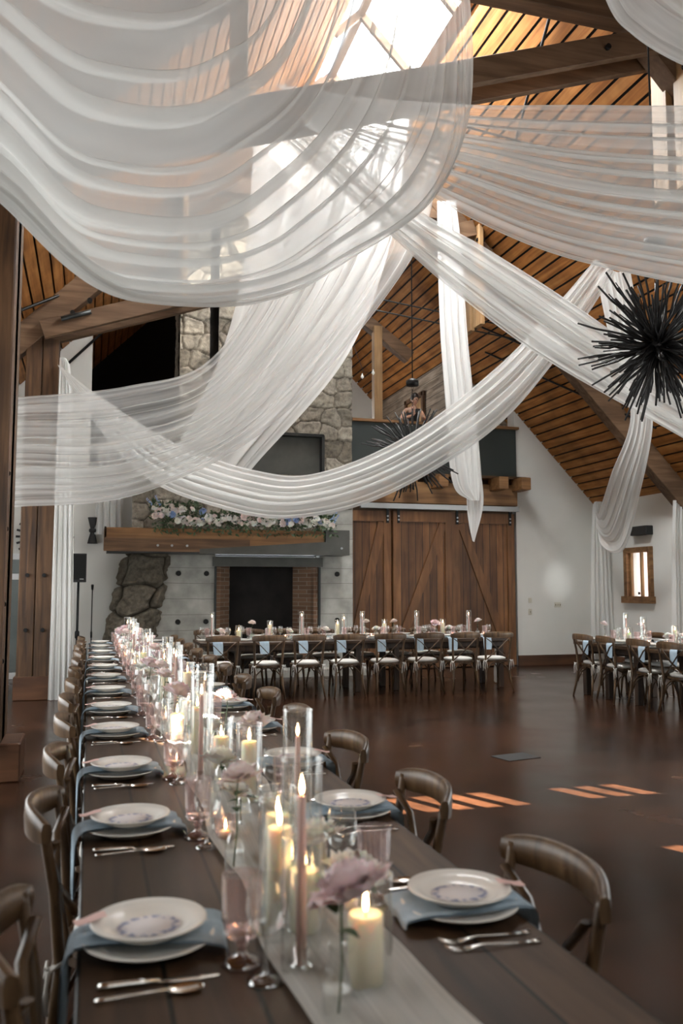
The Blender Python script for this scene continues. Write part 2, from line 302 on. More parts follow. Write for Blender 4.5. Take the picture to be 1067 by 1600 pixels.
M['leaf'] = noisy('leaf', (.022, .05, .018), (.06, .10, .04), 12, .55, .1, .002); M['stem'] = mat('stem_green', (.05, .09, .03), .6)
M['paper'] = mat('white_paper', (.78, .77, .75), .8); M['tagpink'] = mat('pale_pink_paper', (.72, .50, .46), .85)
M['skin'] = mat('skin', (.52, .31, .22), .55, Subsurface_Weight=.15, Subsurface_Scale=.01); M['hair'] = mat('dark_hair', (.012, .009, .008), .5); M['lips'] = mat('lips', (.35, .12, .1), .5)

# ---------------------------------------------------------------- room shell
SM = 'structure'
def st(name, mb, m): return tag(mb.build(name, m), kind=SM)
YB = 15.62
ZR = lambda x: 13.66 - 1.046*x           # underside of the east slope
RX, RZ = 3.6, 13.66 - 1.046*3.6
SLW = (RZ - 3.1)/(RX + 3.2)
ZL = lambda x: RZ - SLW*(RX - x)
st('floor', MB().box((3.4, 8.2, -.05), (15, 26.5, .1)), M['floor'])
mb = MB().box((9.08, YB+.15, 3.2), (1.84, .3, 6.4)).box((8.17-.03, YB+.25, 3.3), (.06, .5, 6.6))
wl = MB().prism([(8.17, -.1), (10.02, -.1), (10.02, ZR(10.02)+.05), (8.17, ZR(8.17)+.05)], 'y', YB, YB+.3)
st('wall_back_right', wl, M['plaster'])
st('wall_back_left', MB().prism([(-.95, 2.12), (-.95, -.1), (.9, -.1), (.9, 3.7), (-.08, 3.7), (-.08, ZL(-.08)+.05), (-3.3, ZL(-3.3)+.05), (-3.3, 2.12)], 'y', YB, YB+.3), M['plaster'])
st('wall_back_left', MB().box((-2.5, YB+.15, 1.0), (1.5, .3, 2.3)), M['plaster'])
# east wall with the small window opening
WY0, WY1, WZ0, WZ1 = 13.78, 14.47, 1.36, 2.22
rw = MB().box((10.05, (YB+.3+WY1)/2, 1.65), (.2, YB+.3-WY1, 3.5)).box((10.05, (WY0-5)/2, 1.65), (.2, WY0+5, 3.5))
rw.box((10.05, (WY0+WY1)/2, (WZ0-.1)/2), (.2, WY1-WY0, WZ0+.1)).box((10.05, (WY0+WY1)/2, (WZ1+3.4)/2), (.2, WY1-WY0, 3.4-WZ1))
st('wall_right', rw, M['plaster'])
st('wall_left', MB().box((-3.3, 5.8, 1.6), (.2, 20.5, 3.4)), M['plaster'])
# south wall, with unseen slots added to throw the sun patches
sw = MB(); YS = -2.4
holes = []
def tw(x, y): t = (y-YS)/.916; return x + .40*t, t*math.sqrt(.40**2+.916**2)
for x0, n_, yc, hh in ((1.98, 5, 5.83, .235), (3.5, 3, 5.83, .2), (3.38, 3, 4.35, .16), (-.2, 1, 5.72, .17)):
    for k in range(n_):
        X = x0 + k*.22; hx = X + .40/.916*(yc-YS); hz = (yc-YS)/.916*.466/.885
        holes.append((hx-.06, hx+.07, hz-hh/2, hz+hh/2))
xs = sorted({-3.4, 10.2} | {h[0] for h in holes} | {h[1] for h in holes}); zs = sorted({-.1, 12.} | {h[2] for h in holes} | {h[3] for h in holes})
for i in range(len(xs)-1):
    for j in range(len(zs)-1):
        cx, cz = (xs[i]+xs[i+1])/2, (zs[j]+zs[j+1])/2
        if any(h[0] < cx < h[1] and h[2] < cz < h[3] for h in holes): continue
        sw.add([(xs[i], YS, zs[j]), (xs[i+1], YS, zs[j]), (xs[i+1], YS, zs[j+1]), (xs[i], YS, zs[j+1])], [(0, 1, 2, 3)])
st('wall_front', sw, M['plaster'])
# roof boards, run lengthwise with open dark joints, over black felt
YE = 21.5
def slope(x0, z0, x1, z1, name, y0, y1, cut=None):
    Ls = math.hypot(x1-x0, z1-z0); ux, uz = (x1-x0)/Ls, (z1-z0)/Ls; nx, nz = -uz, ux
    if nz > 0: nx, nz = -nx, -nz
    pb = MB(); fb = MB(); k = 0; s = 0
    while s < Ls:
        e_ = min(s+.158, Ls); c = ((x0+ux*(s+e_)/2), (z0+uz*(s+e_)/2))
        segs = [(y0, y1)]
        for cu_ in cut or ():
            if cu_[0] < s+.08 < cu_[1]: segs = [q for a_, b__ in segs for q in ((a_, min(b__, cu_[2])), (max(a_, cu_[3]), b__)) if q[1] > q[0]+.01]
        for a, b_ in segs:
            q = [(x0+ux*s, z0+uz*s), (x0+ux*e_, z0+uz*e_), (x0+ux*e_-nx*.02, z0+uz*e_-nz*.02), (x0+ux*s-nx*.02, z0+uz*s-nz*.02)]
            pb.prism(q, 'y', a, b_)
            q = [(x0+ux*s-nx*.045, z0+uz*s-nz*.045), (x0+ux*(s+.192)-nx*.045, z0+uz*(s+.192)-nz*.045), (x0+ux*(s+.192)-nx*.09, z0+uz*(s+.192)-nz*.09), (x0+ux*s-nx*.09, z0+uz*s-nz*.09)]
            fb.prism(q, 'y', a, b_)
        s += .192
    st(name, pb, M['board']); st('roof_underlay', fb, M['gap'])
slope(RX+.0, RZ, 10.2, ZR(10.2), 'ceiling', YS, YE, ((-.1, 1.12, 8.3, 13.0), (2.15, 2.5, .35, .85), (2.5, 2.85, -.2, .25)))  # besides the skylight, small unseen holes are added to throw sun spots on drapes
slope(RX-.0, RZ, -3.5, ZL(-3.5), 'ceiling', YS, YE, ((-.1, .5, 8.3, 13.0),))
# skylight glazing and bars
sk = MB()
for yy in (8.3, 9.87, 11.43, 13.0):
    sk.beam((RX, yy, ZR(RX)+.05), (RX+.85, yy, ZR(RX+.85)+.05), .07, .12); sk.beam((RX, yy, RZ+.05), (RX-.4, yy, ZL(RX-.4)+.05), .07, .12)
sk.beam((RX, 8.3, RZ+.05), (RX, 13.0, RZ+.05), .1, .12)
st('window_2_frame', sk, M['truss'])
fg = bpy.data.materials.new('frosted_roof_pane'); fg.use_nodes = True; N, L = fg.node_tree.nodes, fg.node_tree.links; N.clear()
a_ = N.new('ShaderNodeBsdfTransparent'); b_ = N.new('ShaderNodeBsdfTranslucent'); b_.inputs[0].default_value = (.95, .97, 1, 1); c_ = N.new('ShaderNodeMixShader'); c_.inputs[0].default_value = .93; o_ = N.new('ShaderNodeOutputMaterial')
L.new(a_.outputs[0], c_.inputs[1]); L.new(b_.outputs[0], c_.inputs[2]); L.new(c_.outputs[0], o_.inputs[0])
st('window_2', MB().add([(RX, 8.2, RZ+.12), (RX, 13.1, RZ+.12), (RX+.95, 13.1, ZR(RX+.95)+.12), (RX+.95, 8.2, ZR(RX+.95)+.12)], [(0, 1, 2, 3)]).add([(RX, 8.2, RZ+.12), (RX, 13.1, RZ+.12), (RX-.5, 13.1, ZL(RX-.5)+.12), (RX-.5, 8.2, ZL(RX-.5)+.12)], [(0, 1, 2, 3)]), fg)
# loft
LZ = 3.72
st('loft_floor', MB().box((4.1, 18.6, LZ-.08), (8.3, 5.9, .16)), M['base'])
st('wall_loft_back', MB().box((6.0, 21.2, 6), (8.4, .2, 5)), M['plaster'])
st('wall_loft_shade', MB().box((.2, 19.0, 6), (3.2, .2, 5)), M['gap'])  # black sheet painted as the shade of the unlit loft
st('wall_loft_west', MB().box((-.2, 18.6, 5.5), (.2, 5.8, 4)), M['soot_and_shade'])  # blackened all over to give the loft's missing light as colour
CX = 7.05
sd = MB().prism([(16.2, LZ), (21.1, LZ), (21.1, ZR(CX)+.02), (16.2, ZR(CX)+.02)], 'x', CX, CX+.12)
sdo = st('wall_loft_boarded', sd, M['siding'])
st('wall_loft_gable', MB().prism([(CX, LZ), (8.3, LZ), (8.3, ZR(8.3)+.04), (CX, ZR(CX)+.04)], 'y', 16.2, 16.3), M['siding'])
# door/opening in the boarded loft wall
lo = empty('door_2'); tag(lo, kind=SM)
MB().box((CX-.02, 18.2, 5.15), (.04, .95, 1.3)).build('door_leaf', M['pale'], lo)
fr_ = MB(); [fr_.box((CX-.05, y, 5.15), (.06, .1, 1.5)) for y in (17.67, 18.73)]; fr_.box((CX-.05, 18.2, 5.86), (.06, 1.2, .1)); fr_.build('door_frame', M['timber'], lo)
# loft front: painted panel, ledger beam with projecting joists
st('trim_1', MB().box((6.40, YB-.05, 4.74), (3.62, .14, .05)), M['ledger'])
st('loft_guard_panel', MB().box((6.39, YB, 4.22), (3.56, .1, .98)), M['panel'])
st('trim_2', MB().box((6.35, YB-.10, 3.36), (3.52, .2, .42), 0, .01), M['ledger'])
st('trim_3', MB().box((6.42, YB-.14, 3.70), (3.66, .34, .05)), M['timber_x'])
jm = M['ledger']
for k, x in enumerate((5.15, 5.72, 6.35, 6.98, 7.6, 8.08)):
    o = MB().box((0, 0, 0), (.2, .5, .24), 0, .01).build('joist_end', jm); o.location = (x, YB-.38, 3.555)
    tag(o, 'squared joist end projecting under the loft edge, %s along from the chimney' % 'first second third fourth fifth sixth'.split()[k], 'joist end', 'joist ends under the loft edge')
st('wall_over_doors', MB().box((6.35, YB+.2, 3.3), (3.7, .1, .9)), M['timber_x'])
st('wall_behind_doors', MB().box((6.35, YB+.3, 1.5), (3.7, .1, 3.3)), M['soot_and_shade'])
# baseboards
st('baseboard_back', MB().box((9.1, YB-.02, .1), (1.88, .04, .2)), M['base'])
st('baseboard_right', MB().box((9.93, 8, .1), (.04, 15.2, .2)), M['base'])
st('baseboard_left', MB().box((-.2, YB-.02, .08), (1.4, .04, .16)), M['base'])

# east window: wooden frame, pane, open casement
wn = empty('window_1', (9.95, 14.125, 1.79)); tag(wn, kind=SM)
f = MB(); hy, hz = .345, .43
for sy in (-1, 1): f.box((0, sy*(hy+.03), 0), (.12, .1, 2*hz+.16))
f.box((0, 0, hz+.03), (.12, 2*hy, .1)); f.box((-.02, 0, -hz-.05), (.17, 2*hy+.24, .13)); f.build('window_frame', M['ledger'], wn)
MB().box((.07, 0, 0), (.01, 2*hy-.04, 2*hz-.04)).build('pane', M['pane'], wn)
f = MB(); f.box((.04, -.02, 0), (.05, .05, 2*hz)).box((.04, .3, 0), (.05, .04, 2*hz)); f.build('casement_frame', M['pale'], wn)
MB().box((.02, .06, -.36), (.03, .03, .05)).build('window_handle', M['black'], wn)
ext = MB().box((13.5, 11.6, 2.75), (.2, 21, 8.5)).build('exterior_wall', noisy('red_siding', (.42, .25, .21), (.5, .32, .27), 3, .8)); tag(ext, kind=SM)  # red building outside, made longer and taller to keep sun off the window
# west glazed door beyond the post
gd = empty('door_1', (-1.35, YB-.02, 0)); tag(gd, kind=SM)
f = MB()
for x in (-.42, .42): f.box((x, 0, 1.04), (.08, .09, 2.08))
for z in (.06, 1.72, 2.06): f.box((0, 0, z), (.84, .09, .1))
f.build('door_frame', mat('white_frame', (.6, .62, .62), .5), gd)
MB().box((0, .02, 1.05), (.8, .012, 2.0)).build('pane', M['pane'], gd)
st('sky_screen_west', MB().box((-1.5, 17.0, 1.2), (3, .1, 3)), noisy('grey_sky_screen', (.09, .095, .09), (.15, .155, .15), 2, .8))  # added screen that dims the glazed door by hiding the bright sky

# ---------------------------------------------------------------- timber posts and trusses
def post(y, label):
    p = empty('timber_post', (-.765, y, 0))
    for sy in (-.115, .115): MB().beam((0, sy, .3), (0, sy, 5.05), .46, .215, (1, 0, 0), .012).build('post_timber', M['timber'], p)
    for sx in (-.115, .115): pass
    MB().box((0, 0, .15), (.52, .52, .3), 0, .01).build('base', M['base'], p)
    for z in (.9, 1.35, 1.95, 2.4):
        bm = MB()
        bm.tube([(-.1, -.225, z), (-.1, -.25, z)], .028, 10).build('bolt', M['black'], p)
        MB().tube([(.09, -.225, z+.04), (.09, -.25, z+.04)], .028, 10).build('bolt', M['black'], p)
    return tag(p, label, 'post')
def split_post(y, label):
    p = empty('timber_post', (-.74, y, 0))
    for sx in (-.112, .112): MB().beam((sx, 0, .3), (sx, 0, 5.05), .216, .42, (0, 1, 0), .012).build('post_timber', M['timber'], p)
    MB().box((0, 0, .16), (.5, .5, .32), 0, .01).build('base', M['base'], p)
    for z in (.95, 1.7):
        for sx in (-.11, .11): MB().tube([(sx, -.205, z), (sx, -.245, z)], .028, 10).build('bolt', M['black'], p)
    return tag(p, label, 'post')
post(7.62, 'big rough dark timber post standing nearest, cut off by the photo edge')
split_post(12.85, 'double timber post with dark base block beside the long white curtain')
def truss(y, label):
    t = empty('roof_truss', (0, y, 0)); m = M['truss']
    g = .19
    for s in (1, -1):
        Z = ZR if s > 0 else ZL
        xe, xr = (10.0, RX+.15) if s > 0 else (-3.2, RX-.15)
        MB().beam((xe, 0, Z(xe)-.22), (xr, 0, Z(xr)-.22), .24, .36, bev=.01).build('rafter', m, t)
        a = (-.75, 0, 5.14) if s > 0 else (7.9, 0, 5.14)
        bq = (5.9, 0, 7.42) if s > 0 else (1.3, 0, 7.42)
        for q in (-g, g):
            if s > 0: MB().beam((a[0], q, a[2]), (bq[0], q, bq[2]), .09, .26, bev=.008).build('scissor_beam', m, t)
            if s > 0:
                MB().beam((5.97, q*1.0, 5.78), (5.97, q*1.0, 7.45), .26, .08, (1, 0, 0), .008).build('queen_post', M['pale'], t)
            else:
                MB().beam((1.2, q*1.0, 5.78), (1.2, q*1.0, 7.45), .26, .08, (1, 0, 0), .008).build('queen_post', M['pale'], t)
    MB().beam((1.2, 0, 7.68), (6.1, 0, 7.68), .2, .26, bev=.008).build('collar', m, t)
    for a, bq in (((-.7, .28, 5.35), (5.9, .28, 7.62)), ((2.2, .32, 6.5), (7.6, .32, 5.9)), ((2.2, .32, 6.3), (7.6, .32, 5.7))):
        MB().tube([a, bq], .013, 6).build('tie_rod', M['steel'], t)
    MB().tube([(-.5, -.27, 5.3), (-.1, -.27, 5.44)], .035, 8).build('turnbuckle', M['steel'], t)
    for x, z in ((-.35, 5.42), (-.12, 5.62)):
        MB().tube([(x, -.16, z), (x, -.24, z)], .035, 8).build('bolt', M['black'], t)
    for x, z in ((5.93, 7.2), (5.93, 7.05), (6.03, 7.2), (6.03, 7.05), (5.0, 7.1)):
        MB().tube([(x, -.24, z), (x, -.28, z)], .03, 8).build('bolt', M['black'], t)
    return tag(t, label, 'truss')
truss(12.75, 'timber scissor truss above the double post, beyond the draped fabric')
truss(7.62, 'timber scissor truss high overhead, closest to the camera')
# black conduit along the slopes
cm = MB()
def pip(name, pts, r, lab, m='black'):
    o = MB().tube(pts, r, 6).build(name, M[m]); return tag(o, lab, 'pipe' if 'pipe' in name else 'rod')
off = .08
pip('ceiling_pipe', [(4.9, 8.0, ZR(4.9)-off), (5.6, 10.6, ZR(5.6)-off), (5.3, 13, ZR(5.3)-off)], .02, 'black sprinkler pipe crossing the boards beside the roof window')
pip('ceiling_pipe', [(7.2, 14.9, ZR(7.2)-.06), (9.0, 12.2, ZR(9.0)-.06)], .018, 'upper of two thin black pipes slanting down the east roof slope')
pip('ceiling_pipe', [(6.9, 14.4, ZR(6.9)-.06), (8.7, 11.7, ZR(8.7)-.06)], .018, 'lower of two thin black pipes slanting down the east roof slope')
pip('ceiling_pipe', [(-1.4, 11.5, ZL(-1.4)-.06), (.6, 14.2, ZL(.6)-.06)], .022, 'black pipe crossing the roof boards above the double post')
pip('ceiling_pipe', [(-.6, 15.3, 5.25), (1.6, 15.3, 7.6)], .024, 'black pipe following the roof edge over the back corner')
for k, (a, b_) in enumerate((((5.0, 12.0, 6.2), (6.6, 12.6, 6.0)), ((5.0, 12.0, 5.95), (6.6, 12.6, 5.72)))):
    pass

# ---------------------------------------------------------------- stone chimney and fireplace
def stone_face(name, fpos, W, H, nu, nv, cell, seed, depth, m, parent=None, keep=None, rough=.012):
    vg = [np.random.RandomState(seed+q).rand(int(W*q)+4, int(H*q)+4)-.5 for q in (6, 14, 30)]
    def vn(U, Vv, q, g):
        a, b = U*q, Vv*q; i, j = np.clip(a.astype(int), 0, g.shape[0]-2), np.clip(b.astype(int), 0, g.shape[1]-2); a, b = a-i, b-j; a = a*a*(3-2*a); b = b*b*(3-2*b)
        return (g[i, j]*(1-a)+g[i+1, j]*a)*(1-b)+(g[i, j+1]*(1-a)+g[i+1, j+1]*a)*b
    r = np.random.RandomState(seed); pts = []; rows = int(H/cell[1])+3
    for j in range(-1, rows):
        x = -cell[0] + r.rand()*cell[0]
        while x < W+cell[0]:
            wdt = cell[0]*(.55+.9*r.rand()); pts.append((x+wdt/2, (j+.5)*cell[1]+(r.rand()-.5)*cell[1]*.55, r.rand(), wdt)); x += wdt
    P = np.array(pts); U, Vv = np.meshgrid(np.linspace(0, W, nu), np.linspace(0, H, nv), indexing='ij')
    wob = .03*np.sin(U*9+Vv*5+seed)+.025*np.sin(Vv*13-U*4); wob2 = .03*np.sin(U*7-Vv*8+1)
    uu = (U+wob).ravel()[:, None]; vv = (Vv+wob2).ravel()[:, None]
    dx = np.abs(uu-P[:, 0])/(P[:, 3]/cell[0]*.55+.45); dz = np.abs(vv-P[:, 1])*cell[0]/cell[1]
    D = (dx**2.6+dz**2.6)**(1/2.6); i1 = D.argmin(1); d1 = D[np.arange(len(i1)), i1]; D[np.arange(len(i1)), i1] = 9; d2 = D.min(1)
    e = (d2-d1).reshape(U.shape)/cell[0]; rv = P[i1, 2].reshape(U.shape)
    h = np.clip(e/.16, 0, 1)**.5; dd = depth*(.45+.55*rv)*h + rough*3*(vn(U, Vv, 6, vg[0])+.6*vn(U, Vv, 14, vg[1])+.35*vn(U, Vv, 30, vg[2]))*h
    pos = fpos(U, Vv, dd); mb = MB(); n = nv; fs = []
    mk = np.ones(U.shape, bool) if keep is None else keep(U, Vv)
    for i in range(nu-1):
        for j in range(nv-1):
            if mk[i, j]: fs.append((i*n+j, i*n+j+1, (i+1)*n+j+1, (i+1)*n+j))
    mb.add(pos.reshape(-1, 3), fs, True); o = mb.build(name, m, parent)
    ca = o.data.color_attributes.new('stone', 'FLOAT_COLOR', 'POINT'); c = np.ones((nu*nv, 4), np.float32); c[:, 0] = rv.ravel(); c[:, 1] = np.clip(e/.05, 0, 1).ravel()
    ca.data.foreach_set('color', c.ravel()); return o
fp = empty('stone_fireplace', (0, 0, 0)); YF = 15.1
tag(fp, 'tall stone and concrete fireplace with steel-lined hearth against the back wall', 'fireplace')
CH0, CH1 = .62, 4.55
MB().box((3.0, YF+.42, 5.9), (3.0, .6, 6.4)).box((2.6, YF+.5, 2.75), (3.86, .5, 1.3)).build('chimney_core', M['soot_and_shade'], fp)
# right of the slot: full-width stone face; the shaft narrows above
def front(U, Vv, d): return np.stack([U+CH0, YF-.02-d, Vv+2.1], -1)
def keepf(U, Vv):
    x, z = U+CH0, Vv+2.1
    k = ~((x > 2.1) & (x < 3.97) & (z > 3.55) & (z < 4.28))
    k &= ~((x > 1.90) & (x < 2.06) & (z > 4.6))
    k &= x > np.where(z < 3.3, CH0, np.where(z < 4.4, CH0+(z-3.3)*.7, 1.39))
    k &= ~((x > 3.85) & (z < 2.95)) & ~((x > 1.0) & (z < 2.3))
    return k
stone_face('stone_face', front, CH1-CH0, 6.6, 250, 400, (.40, .30), 5, .07, M['stone'], fp, keepf)
def sideR(U, Vv, d): return np.stack([CH1+d*.6, YF+U, Vv+2.95], -1)
stone_face('stone_return', sideR, .52, 5.8, 30, 250, (.3, .3), 9, .04, M['stone'], fp)
def sideL(U, Vv, d): return np.stack([1.39-d*.6+0*U, YF+.55-U, Vv+4.3], -1)
stone_face('stone_return', sideL, .55, 4.4, 30, 200, (.3, .3), 19, .04, M['stone'], fp)
# steel panel recessed over the mantel
MB().box((3.03, YF+.07, 3.92), (1.9, .04, .76)).build('steel_panel', M['steelplate'], fp)
f = MB().box((3.03, YF-.02, 4.29), (1.94, .2, .05)).box((3.99, YF-.02, 3.9), (.05, .2, .8)).box((2.08, YF-.02, 3.9), (.05, .2, .8)); f.build('steel_frame', M['steel'], fp)
# board-marked concrete surround
c = MB().prism([(1.12, 0), (2.07, 0), (2.07, 2.12), (1.22, 2.12), (1.18, 1.6), (1.05, 1.25), (1.0, .6)], 'y', YF, YF+.35)
c.build('concrete_panel', M['concrete'], fp)
MB().box((4.265, YF+.2, 1.5), (.63, .4, 3.0)).build('concrete_panel', M['concrete'], fp)
for x, z in ((1.44, 1.78), (1.92, 1.78), (1.44, .95), (1.92, .95), (4.28, 1.78), (4.28, .95), (4.28, .2)):
    MB().tube([(x, YF+.01, z), (x, YF-.03, z)], .045, 12).build('bolt', M['black'], fp)
# hearth
MB().box((3.01, YF-.01, 1.99), (1.98, .1, .17)).build('steel_lintel', M['steelplate'], fp)
MB().box((2.075, YF+.0, .95), (.035, .1, 1.9)).box((3.945, YF+.0, .95), (.035, .1, 1.9)).build('steel_jamb', M['steel'], fp)
for x_ in (2.13, 3.89): MB().box((x_, YF+.3, .95), (.08, .55, 1.9)).build('brick_lining', M['brick'], fp)
wdg = MB().prism([(2.1, YF+.12), (2.42, YF+.62), (2.32, YF+.68), (2.1, YF+.2)], 'z', 0, 1.92).build('brick_splay', M['brick'], fp)
wdg = MB().prism([(3.92, YF+.12), (3.6, YF+.62), (3.7, YF+.68), (3.92, YF+.2)], 'z', 0, 1.92)
wdg.build('brick_splay', M['brick'], fp)
MB().box((3.01, YF+.66, .95), (1.9, .06, 1.95)).build('fireback', M['soot_and_shade'], fp)
MB().box((3.0, YF-.2, .06), (3.6, .5, .12)).build('hearth_slab', M['concrete'], fp)
# boulder buttress
def bould(U, Vv, d):
    z = Vv; a = U/1.2; xl = np.interp(z, [0, .5, 1.0, 1.6, 2.2], [.25, .28, .36, .52, .66]); xr = np.interp(z, [0, .6, 1.2, 1.7, 2.2], [1.02, 1.02, 1.1, 1.24, 1.28])
    ang = (a-.5)*PI; cx = (xl+xr)/2; hw = (xr-xl)/2
    return np.stack([cx+(hw+d*.7)*np.sin(ang), YF+.28-(.38+d)*np.cos(ang)**.6, z], -1)
stone_face('boulder_buttress', bould, 1.2, 2.12, 110, 160, (.75, .55), 33, .16, M['boulder'], fp, None, .03)

# mantel beam
mt = empty('mantel_beam', (.18, YF-.5, 2.1)); tag(mt, 'huge rough timber mantel with black steel end, carrying the flower garland', 'mantel')
MB().box((1.86, .2, .24), (3.72, .5, .36), 0, .012).build('timber', M['ledger'], mt)
MB().box((.02, .2, .24), (.03, .5, .38)).build('end_grain', M['tabledark'], mt)
MB().prism([(1.55, .0), (4.17, .0), (4.17, .44), (3.74, .44), (3.74, .23), (1.55, .08)], 'y', -.075, -.052).build('steel_plate', M['steelplate'], mt)
MB().box((3.95, .2, .22), (.44, .52, .44)).box((2.1, .2, .03), (4.1, .5, .05)).build('steel_end', M['steel'], mt)
MB().box((1.2, -.053, .14), (2.4, .012, .22)).build('charred_face', M['timber_x'], mt)
for x, z in ((.86, .13), (1.09, .13), (1.34, .13), (4.02, .12)): MB().tube([(x, -.06, z), (x, -.1, z)], .02, 8).build('bolt', M['galv'], mt)

# ---------------------------------------------------------------- barn doors
XD = (4.62, 5.50, 6.74, 8.10); dg = ((1,), (1,), (-1,))
words3 = ('narrowest sliding plank door, beside the concrete of the fireplace', 'middle sliding plank door with brace rising away from fireplace', 'sliding plank door with hanging drape tail, against the white wall')
for k in range(3):
    x0, x1 = XD[k]+.01, XD[k+1]-.01; yy = YB - (.1 if k == 1 else .04); h = 2.98; wdt = x1-x0
    t = empty('barn_door', ((x0+x1)/2, yy, .02)); tag(t, words3[k], 'door', 'barn doors on the steel track')
    t['kind'] = 'thing'
    MB().box((0, .03, h/2), (wdt, .04, h)).build('plank_panel', M['door'], t)
    f = MB()
    bw = .15
    if k != 0: f.box((-wdt/2+bw/2, -.01, h/2), (bw, .04, h))
    f.box((wdt/2-bw/2, -.01, h/2), (bw, .04, h)).box((0, -.01, h-.1), (wdt-.01, .042, .2)).box((0, -.01, .1), (wdt-.01, .042, .2)); f.build('door_frame', M['doorframe'], t)
    xa, xb = (-wdt/2+.05, wdt/2-.18)
    if k == 2: xa, xb = wdt/2-.18, -wdt/2+.2
    MB().beam((xa, -.005, .25), (xb, -.005, h-.22), .16, .036, (0, 1, 0)).build('diagonal_brace', M['doorframe'], t)
    for x in ((wdt/2-.08,) if k == 0 else (-wdt/2+.1,) if k == 1 else (-wdt/2+.1, wdt/2-.1)):
        r = MB().box((x, -.045, h-.02), (.05, .015, .42)).build('hanger_strap', M['black'], t)
        for z in (-.17, -.1, .05): MB().tube([(x, -.05, h+z), (x, -.07, h+z)], .016, 8).build('bolt', M['galv'], r)
o = MB().box((6.48, YB-.2, 3.09), (3.3, .05, .09)).box((6.48, YB-.17, 3.05), (3.3, .08, .02)).build('door_track', M['galv']); tag(o, 'long grey steel track above the sliding plank doors', 'door track')

# ---------------------------------------------------------------- drapes
def cat(P, n):
    P = np.asarray(P, float); N_ = len(P); Q = np.vstack([2*P[0]-P[1], P, 2*P[-1]-P[-2]]); u = np.linspace(0, N_-1, n); i = np.minimum(u.astype(int), N_-2); f = (u-i)[:, None]
    p0, p1, p2, p3 = Q[i], Q[i+1], Q[i+2], Q[i+3]
    return .5*((2*p1)+(-p0+p2)*f+(2*p0-5*p1+4*p2-p3)*f**2+(-p0+3*p1-3*p2+p3)*f**3)
def drape(name, lines, ns, nt, k, amp, over, m, label, seed=0, cat_='drape', parent=None, thin=1.0):
    r = np.random.RandomState(seed)
    Ls = np.array([cat([at(*q) if len(q) == 3 else q[:3] for q in ln], ns) for ln in lines])     # (nl, ns, 3)
    nl = len(Ls); t = np.linspace(0, 1, nt); s = np.linspace(0, 1, ns)[:, None]
    fr = k*(1+.25*r.randn(4)); ph = r.rand(4)*6.28; dr = r.randn(4)*.9
    a1 = [np.sin(2*PI*f_*t[None, :]+p+d*np.sin(3.1*s+p)) for f_, p, d in zip(fr*np.array([.45, 1, 1.9, 3.1]), ph, dr)]
    env = np.sin(PI*np.clip(t, .0, 1))[None, :]**.35
    tt = t[None, :] + over/(2*PI*k)*env*(.9*a1[1]+.5*a1[2]+.55*a1[0]); tt = np.clip(tt, 0, 1)
    pos = np.zeros((ns, nt, 3)); uu = tt*(nl-1)
    if nl == 2:
        pos = Ls[0][:, None, :]*(1-tt[..., None])+Ls[1][:, None, :]*tt[..., None]
    else:
        Q = np.concatenate([[2*Ls[0]-Ls[1]], Ls, [2*Ls[-1]-Ls[-2]]]); i = np.minimum(uu.astype(int), nl-2); f = (uu-i)[..., None]; si = np.arange(ns)[:, None]
        p0, p1, p2, p3 = Q[i, si], Q[i+1, si], Q[i+2, si], Q[i+3, si]
        pos = .5*((2*p1)+(-p0+p2)*f+(2*p0-5*p1+4*p2-p3)*f**2+(-p0+3*p1-3*p2+p3)*f**3)
    ds = np.gradient(pos, axis=0); dt = Ls[-1][:, None, :]-Ls[0][:, None, :]+0*pos
    nrm = np.cross(ds, dt); nrm /= np.linalg.norm(nrm, axis=-1, keepdims=True)+1e-9
    wdt = np.linalg.norm(dt, axis=-1)
    pos = pos + nrm*(amp*np.minimum(1, wdt/.8)*env*(a1[1]+.45*a1[2]+.7*a1[0]+.2*a1[3]))[..., None]
    mb = MB().grid(pos); o = mb.build(name, m, parent)
    uvl = o.data.uv_layers.new(name='UVMap'); S, T = np.meshgrid(np.linspace(0, 1, ns), t, indexing='ij'); UV = np.stack([S+seed*.37, T], -1).reshape(-1, 2)
    idx = np.empty(len(o.data.loops), np.int32); o.data.loops.foreach_get('vertex_index', idx); uvl.data.foreach_set('uv', UV[idx].astype(np.float32).ravel())
    if label: tag(o, label, cat_, 'sheer white ceiling drapes')
    return o
# A: great swag closest to the camera
A0 = [(-150, -420, 3.2), (0, -330, 3.8), (150, -270, 4.4), (300, -300, 5.2), (420, -400, 6.2), (520, -560, 7.0)]
A1 = [(-150, -190, 3.2), (0, -70, 3.7), (150, 10, 4.2), (320, 0, 4.8), (430, -120, 5.8), (550, -480, 7.0)]
A2 = [(-150, -40, 3.1), (0, 100, 3.6), (150, 215, 4.1), (350, 200, 4.7), (500, 20, 5.7), (590, -440, 7.0)]
A3 = [(-150, 70, 3.05), (0, 210, 3.5), (160, 340, 4.1), (400, 310, 4.8), (580, 60, 5.8), (630, -400, 7.0)]
A4 = [(-150, 130, 3.0), (0, 270, 3.5), (190, 420, 4.1), (470, 380, 4.9), (660, 120, 6.0), (665, -380, 7.0)]
A5 = [(-150, 165, 3.0), (0, 300, 3.5), (230, 466, 4.15), (520, 412, 5.0), (714, 195, 6.0), (690, -370, 7.0)]
A6 = [(-150, 175, 3.02), (0, 305, 3.52), (215, 468, 4.2), (510, 430, 5.1), (735, 170, 6.1), (690, -370, 7.02)]
drape('sheer_drape', [A0, A1, A2, A3, A4, A5, A6], 140, 380, 14, .028, 1.6, M['sheer'], 'widest sheer swag, hanging nearest across the upper left, over all the others', 3)
